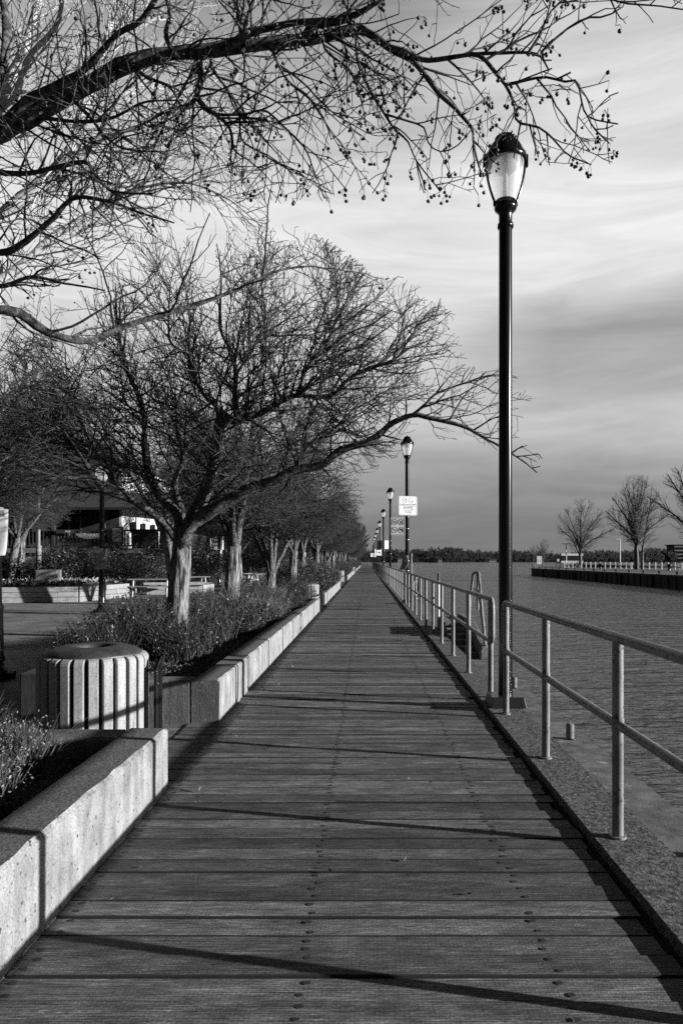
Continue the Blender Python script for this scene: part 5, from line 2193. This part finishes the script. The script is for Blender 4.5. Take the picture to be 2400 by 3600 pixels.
order = np.argsort(np.where(vis, -br / dist, 1))
first = order[:100]
bm1, bf1 = ball_mesh(np.zeros((1, 3)), 1.0, rng)
fm = None
for k in first:
    if fm is None:
        fm = np_obj('crab_apple', bm1, bf1, M['fruit'], tA, True)
        o = fm
    else:
        o = fm.copy()
        C.objects.link(o)
        o.parent = tA
    o.location = bc[k] - np.array(baseA)
    o.scale = (br[k],) * 3
    o.rotation_euler = (rng.uniform(0, 3), rng.uniform(0, 3), rng.uniform(0, 3))
V, Fc = ball_mesh(bc[order[100:]] - np.array(baseA), br[order[100:]], rng)
struct(np_obj('small_fruit', V, Fc, M['fruit'], tA, True), 'stuff')

# --- the big tree in the middle
rng = np.random.default_rng(202)
DB = 9.6
bB = P(408, 1495, DB)
bB[2] = .25
tB = thing('large_crabapple', 'large spreading bare crabapple with a thick furrowed trunk in the middle of the view', 'tree', tuple(bB), 0, TR)
sk = Skeleton(rng)
sk.limb([bB - np.array((0, 0, .1)), P(409, 1440, DB), P(412, 1350, DB), P(416, 1290, DB), P(419, 1245, DB), P(423, 1212, DB)], .165, .115, 0, .07)
traced(sk, [(420, 1250), (436, 1212), (460, 1188), (476, 1178), (506, 1163), (546, 1138), (590, 1117), (631, 1104), (676, 1080), (736, 1069), (786, 1033), (851, 1013), (896, 975), (946, 954), (985, 960), (1060, 978), (1110, 1005), (1160, 1032), (1205, 1062), (1232, 1086)], 9.55, 8.5, .105, .007, 1, None, .08, .003)
traced(sk, [(946, 954), (975, 930), (1000, 905), (1060, 882), (1130, 862), (1190, 868)], 8.8, 8.5, .020, .005, 2, None, .08, .003)
traced(sk, [(422, 1235), (440, 1190), (466, 1143), (483, 1098), (496, 1048), (501, 998), (511, 950)], 9.6, 9.5, .100, .075, 3, None, .08, .003)
traced(sk, [(511, 950), (536, 968), (566, 958), (611, 943), (646, 920), (686, 908), (736, 912), (771, 903), (796, 873), (841, 848), (896, 830), (940, 800)], 9.5, 8.6, .062, .012, 4, None, .08, .003)
traced(sk, [(545, 962), (541, 905), (541, 845), (526, 798), (507, 758), (506, 698), (508, 625), (498, 560)], 9.5, 9.9, .042, .008, 5, None, .08, .004)
traced(sk, [(501, 960), (498, 935), (468, 908), (446, 863), (428, 815), (393, 788), (388, 725), (392, 650)], 9.55, 9.2, .036, .007, 6, None, .08, .004)
traced(sk, [(415, 1238), (408, 1183), (371, 1143), (341, 1088), (333, 1023), (328, 938), (291, 843), (270, 740), (266, 650)], 9.65, 10.6, .082, .010, 7, None, .08, .004)
traced(sk, [(408, 1245), (385, 1212), (361, 1188), (306, 1150), (246, 1130), (215, 1095), (190, 1050), (150, 1000), (95, 950)], 9.55, 9.0, .072, .010, 8, None, .08, .004)
traced(sk, [(414, 1225), (416, 1173), (402, 1110), (420, 1050), (405, 960), (420, 880)], 9.7, 10.3, .060, .012, 9, None, .08, .004)
traced(sk, [(686, 908), (700, 850), (740, 800), (770, 740), (775, 680), (765, 600)], 8.9, 9.2, .026, .006, 10, None, .08, .004)
traced(sk, [(536, 870), (580, 800), (610, 730), (600, 650), (610, 570)], 9.6, 9.8, .026, .006, 11, None, .08, .004)
traced(sk, [(676, 1080), (700, 1030), (760, 990), (810, 940), (850, 900)], 9.1, 9.4, .026, .006, 12, None, .08, .004)
traced(sk, [(306, 1150), (250, 1090), (200, 1000), (160, 900), (150, 800)], 9.3, 9.6, .03, .006, 13, None, .08, .004)
lobes = [(P(520, 850, 9.6), (2.6, 2.5, 1.85)), (P(860, 830, 9.0), (1.2, 1.3, 1.0)), (P(1080, 945, 8.6), (.85, .7, .55)), (P(200, 930, 9.6), (1.25, 1.8, 1.35)), (P(640, 1010, 9.2), (1.7, 1.4, .62)), (P(1205, 1060, 8.5), (.2, .35, .2))]
lobes = [(c, 1 / np.array(r_)) for c, r_ in lobes]
holes = [(P(rng.uniform(150, 950), rng.uniform(560, 800), 9.6 + rng.normal(0, 1)), rng.uniform(.2, .45) ** 2) for _ in range(10)]


def in_B(p):
    for c, rr2 in holes:
        e = p - c
        if e.dot(e) < rr2:
            return False
    for c, ir in lobes:
        q = (p - c) * ir
        if q.dot(q) < 1:
            return True
    return False


tp = sk.ramify([(.052, .11, .7, 1.8, .014, .0055, .11, .09, .09, .55, 1.2),
                (.075, .16, .3, .85, .0078, .0040, .09, .11, .12, .6, 1.15),
                (.085, .19, .12, .38, .0046, .0030, .065, .13, .14, .6, 1.2),
                (.12, .34, .025, .09, .0034, .0028, .04, .2, .2, .7, 1.35)], in_B, (0, 0, .012), P(500, 1080, 9.6), (0, 1, 2))
tp += sk.ramify([(.09, .20, .5, 1.4, .012, .005, .11, .09, .09, .55, 1.2),
                 (.10, .22, .2, .7, .0068, .0036, .09, .11, .12, .6, 1.15),
                 (.10, .24, .1, .34, .0042, .0028, .065, .13, .14, .6, 1.2),
                 (.12, .34, .025, .08, .0032, .0026, .04, .2, .2, .7, 1.35)], in_B, (0, 0, .012), P(700, 1100, 9.2), tuple(q for q in range(40) if q not in (1, 2)))
tips = np.array([sk.pos[q] for lv, q in tp if lv >= 2])
pass
sk.mesh(.0034, 'b', bB, (M['bark'], M['twig']), tB, thick=.03, rough=.055)
k = tips[rng.random(len(tips)) < .10] - bB
V, Fc = ball_mesh(k - np.array((0, 0, .012)), rng.uniform(.008, .012, len(k)), rng)
struct(np_obj('fruit', V, Fc, M['fruit'], tB, True), 'stuff')

# --- the rest of the row
rng = np.random.default_rng(303)
v1 = crabapple(rng, 'crabapple_tree', 'second bare crabapple of the row, forked low, behind the big trunk', (-2.58, 13.6, .25), 1.6, (.1, .2, 3.75), (2.2, 2.4, 1.7), 9000, .11, .0042, TR, 1.0, .08, 5, .5)
v2_ = crabapple(rng, 'crabapple_tree', 'third bare crabapple of the row, splitting into thin upright limbs near the ground', (-2.58, 19.0, .25), .95, (.15, 0, 3.7), (2.3, 2.4, 1.75), 8500, .12, .005, TR, .85, 0, 6, .45)
v3 = crabapple(rng, 'crabapple_tree', 'fourth bare crabapple of the row, beyond the long planter', (-2.58, 24.8, .25), 1.6, (.1, 0, 3.85), (2.4, 2.4, 1.7), 8000, .13, .0058, TR, 1.0, 0, 5, .4)
vs_ = [v3, v1, v2_]
far_lab = 'small bare crabapple tree in the far part of the row beside the boardwalk'
near_lab = {0: 'fifth bare crabapple of the row with a pale sunlit trunk', 1: 'sixth bare crabapple of the row, its pale trunk leaning right beside the fifth'}
yy, k = 30.3, 0
while yy < 172:
    s = rng.uniform(.9, 1.08)
    dup(vs_[k % 3], (-2.58 + rng.normal(0, .12), yy, .25), rng.uniform(0, 6.28), (s, s, s * rng.uniform(.92, 1.08)), near_lab.get(k, far_lab))
    yy += 5.4 + rng.normal(0, .25)
    k += 1
# trees standing on the plaza and in the raised bed to the left
PT = 'bare trees of the plaza behind the row'
lean = crabapple(rng, 'leaning_tree', 'leaning bare tree with a long curved limb in the raised bed at the left', (-15.85, 31.0, .52), 2.0, (.8, 0, 4.6), (3.2, 3.0, 2.2), 8000, .17, .0068, PT, 1.15, 0, 5, .4, (.35, 0))
pl_lab = 'bare tree among the tangle of branches on the plaza at the left'
for k, (x, y, s) in enumerate(((-6.6, 24.5, 1.3), (-9.7, 17.3, 1.4), (-12.5, 20, 1.65), (-14.6, 25.5, 1.8), (-18.8, 29, 1.4), (-13.0, 22.5, 1.55), (-7.0, 38, 1.3), (-17.8, 36, 1.5), (-21, 34, 1.5), (-15.6, 27, 1.5), (-11.9, 52, 1.7), (-23, 45, 1.9), (-17.5, 58, 2.0), (-6.4, 46, 1.1), (-9.8, 50, 1.3), (-6.6, 58, 1.3), (-10, 66, 1.5), (-6.8, 74, 1.5), (-11, 84, 1.7), (-7, 92, 1.6), (-9, 108, 1.8), (-7, 124, 1.7), (-6, 142, 1.8))):
    dup(vs_[k % 3] if k % 4 else lean, (x, y, -.02), rng.uniform(0, 6.28), (s, s, s * rng.uniform(.95, 1.12)), pl_lab, PT)

# --- tall pale tree behind on the left
rng = np.random.default_rng(404)
bT = np.array((-6.6, 11.5, -.02))
tT = thing('tall_pale_tree', 'tall pale barked tree with long sunlit limbs behind the crabapples at the upper left', 'tree', tuple(bT), 0, None)
sk = Skeleton(rng)
sk.limb([bT, bT + np.array((.05, 0, 2.0)), bT + np.array((.2, 0, 4.0)), bT + np.array((.3, .2, 6.5))], .26, .20, 0, .12)
tl = lambda pts, d0, d1, r0, r1, pid: traced(sk, pts, d0, d1, r0, r1, pid, None, .12, .006)
tl([(-75, 560), (0, 496), (65, 441), (126, 387), (166, 333), (190, 250), (230, 150), (260, 40), (300, -60)], 11.5, 11.0, .105, .04, 1)
tl([(-60, 690), (60, 600), (120, 545), (170, 515), (230, 480), (280, 455), (340, 420), (400, 350), (470, 300)], 11.5, 12.4, .09, .02, 2)
tl([(-90, 420), (-30, 300), (20, 200), (60, 100), (90, 0), (100, -80)], 11.5, 12, .12, .06, 3)
tl([(-30, 300), (30, 230), (70, 130), (130, 60), (150, -40)], 11.7, 11.2, .07, .03, 4)
tl([(120, 390), (220, 330), (300, 300), (380, 290), (470, 330), (530, 390)], 11.2, 10.8, .04, .012, 5)
tl([(180, 290), (280, 220), (380, 160), (470, 140), (560, 170)], 11.2, 11.6, .04, .01, 6)
tl([(230, 150), (330, 60), (430, 10), (520, -20)], 11.1, 11.5, .035, .01, 7)
tl([(200, 500), (300, 440), (420, 420), (520, 455), (600, 520)], 11.9, 11.4, .035, .008, 8)
sk.ramify([(.12, .26, .9, 2.0, .018, .008, .16, .07, .05, .4, .9),
           (.14, .30, .4, 1.1, .010, .0055, .13, .08, .06, .4, .9),
           (.16, .36, .2, .5, .0058, .0042, .10, .1, .08, .4, 1.0)], lambda p: p[1] > 8.5 and CX + p[0] * F / p[1] < 620, (.03, 0, .03), None)
sk.mesh(.0042, 't', bT, (M['pale_bark'], M['pale_bark']), tT, thick=.035, rough=.03)

# --- trees on the far pier
rng = np.random.default_rng(505)


def park_tree(name, label, base, h, spread, natt, D, r0, trunks=1, seed=1, up=.25, group='bare trees on the far pier'):
    r_ = np.random.default_rng(seed)
    t = thing(name, label, 'tree', base, 0, group)
    base = np.array(base, float)
    sk = Skeleton(r_)
    f = h * .22
    top = base + np.array((r_.normal(0, .1), 0, f))
    sk.limb([base - np.array((0, 0, .2)), base + np.array((0, 0, f * .5)), top], h * .026, h * .021, 0, .3)
    for k in range(7 + 2 * trunks):
        a = k * 2.4 + r_.normal(0, .2)
        el = (.35 + .65 * (k / 8.0))
        rr = spread * (1.05 - el * .75)
        z = h * (.40 + .55 * el)
        end = base + np.array((math.cos(a) * rr, math.sin(a) * rr, min(z, h * .93)))
        m1 = top + (end - top) * .4 + np.array((-.04 * math.cos(a) * h, 0, .03 * h))
        sk.limb([top - np.array((0, 0, r_.uniform(-.3, .2) * f)), m1, end], h * .013, h * .004, k + 1, .35, wob=.02)
    sk.limb([top, base + np.array((0, 0, h * .6)), base + np.array((.02 * h, 0, h * .97))], h * .017, h * .003, 40, .35, wob=.02)
    if trunks > 1:
        sk.limb([base + np.array((.9, .3, -.2)), base + np.array((1.0, .3, f)), base + np.array((1.6, .2, h * .5)), base + np.array((2.2, .2, h * .8))], h * .016, h * .004, 41, .35, parent=0, wob=.02)
    u = h / 12.0

    def inside(p):
        z = (p[2] - base[2]) / h
        if z < .16 or z > 1.02:
            return False
        rad = math.hypot(p[0] - base[0], p[1] - base[1])
        return rad < spread * max(.14, min(1.0, 1.28 - z * .92))
    sk.ramify([(.22 * u, .45 * u, 1.2 * u, 2.8 * u, .035 * u, .018 * u, .32 * u, .06, .05, .4, .85),
               (.26 * u, .55 * u, .6 * u, 1.5 * u, .022 * u, r0 * 1.1, .28 * u, .08, .07, .4, .9),
               (.42 * u, .95 * u, .3 * u, .8 * u, r0 * 1.1, r0 * .9, .22 * u, .1, .08, .4, .9)], inside, (0, 0, up * .22), base + np.array((0, 0, h * .35)))
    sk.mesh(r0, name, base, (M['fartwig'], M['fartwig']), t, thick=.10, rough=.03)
    return t


park_tree('park_tree', 'bare tree on the far pier beside the banner board', ((1332 - CX) * 118 / F, 118, .24), 11.6, 7.4, 5000, .36, .015, 1, 51)
park_tree('park_tree', 'largest bare tree on the far pier, with two trunks', ((1461 - CX) * 100 / F, 100, .24), 13.4, 6.0, 6000, .36, .014, 2, 52)
park_tree('park_tree', 'bare tree on the far pier cut off by the right edge of the view', ((1604 - CX) * 82 / F, 82, .24), 14.4, 8.2, 6000, .34, .013, 1, 53)
park_tree('park_tree', 'small bare tree on the far bank behind the notice panel', ((1246 - CX) * 210 / F, 210, -.6), 8.5, 3.9, 700, .6, .026, 1, 54, .1)
park_tree('park_tree', 'faint small bare tree on the far bank left of the notice panel', ((1222 - CX) * 230 / F, 230, -.6), 7.0, 2.6, 600, .5, .018, 1, 55, .3)
b = MB()
b.slab([(50, 205), (62, 205), (80, 260), (64, 260)], -1.5, -.55)
struct(b.build('low_bank', M['shore']))
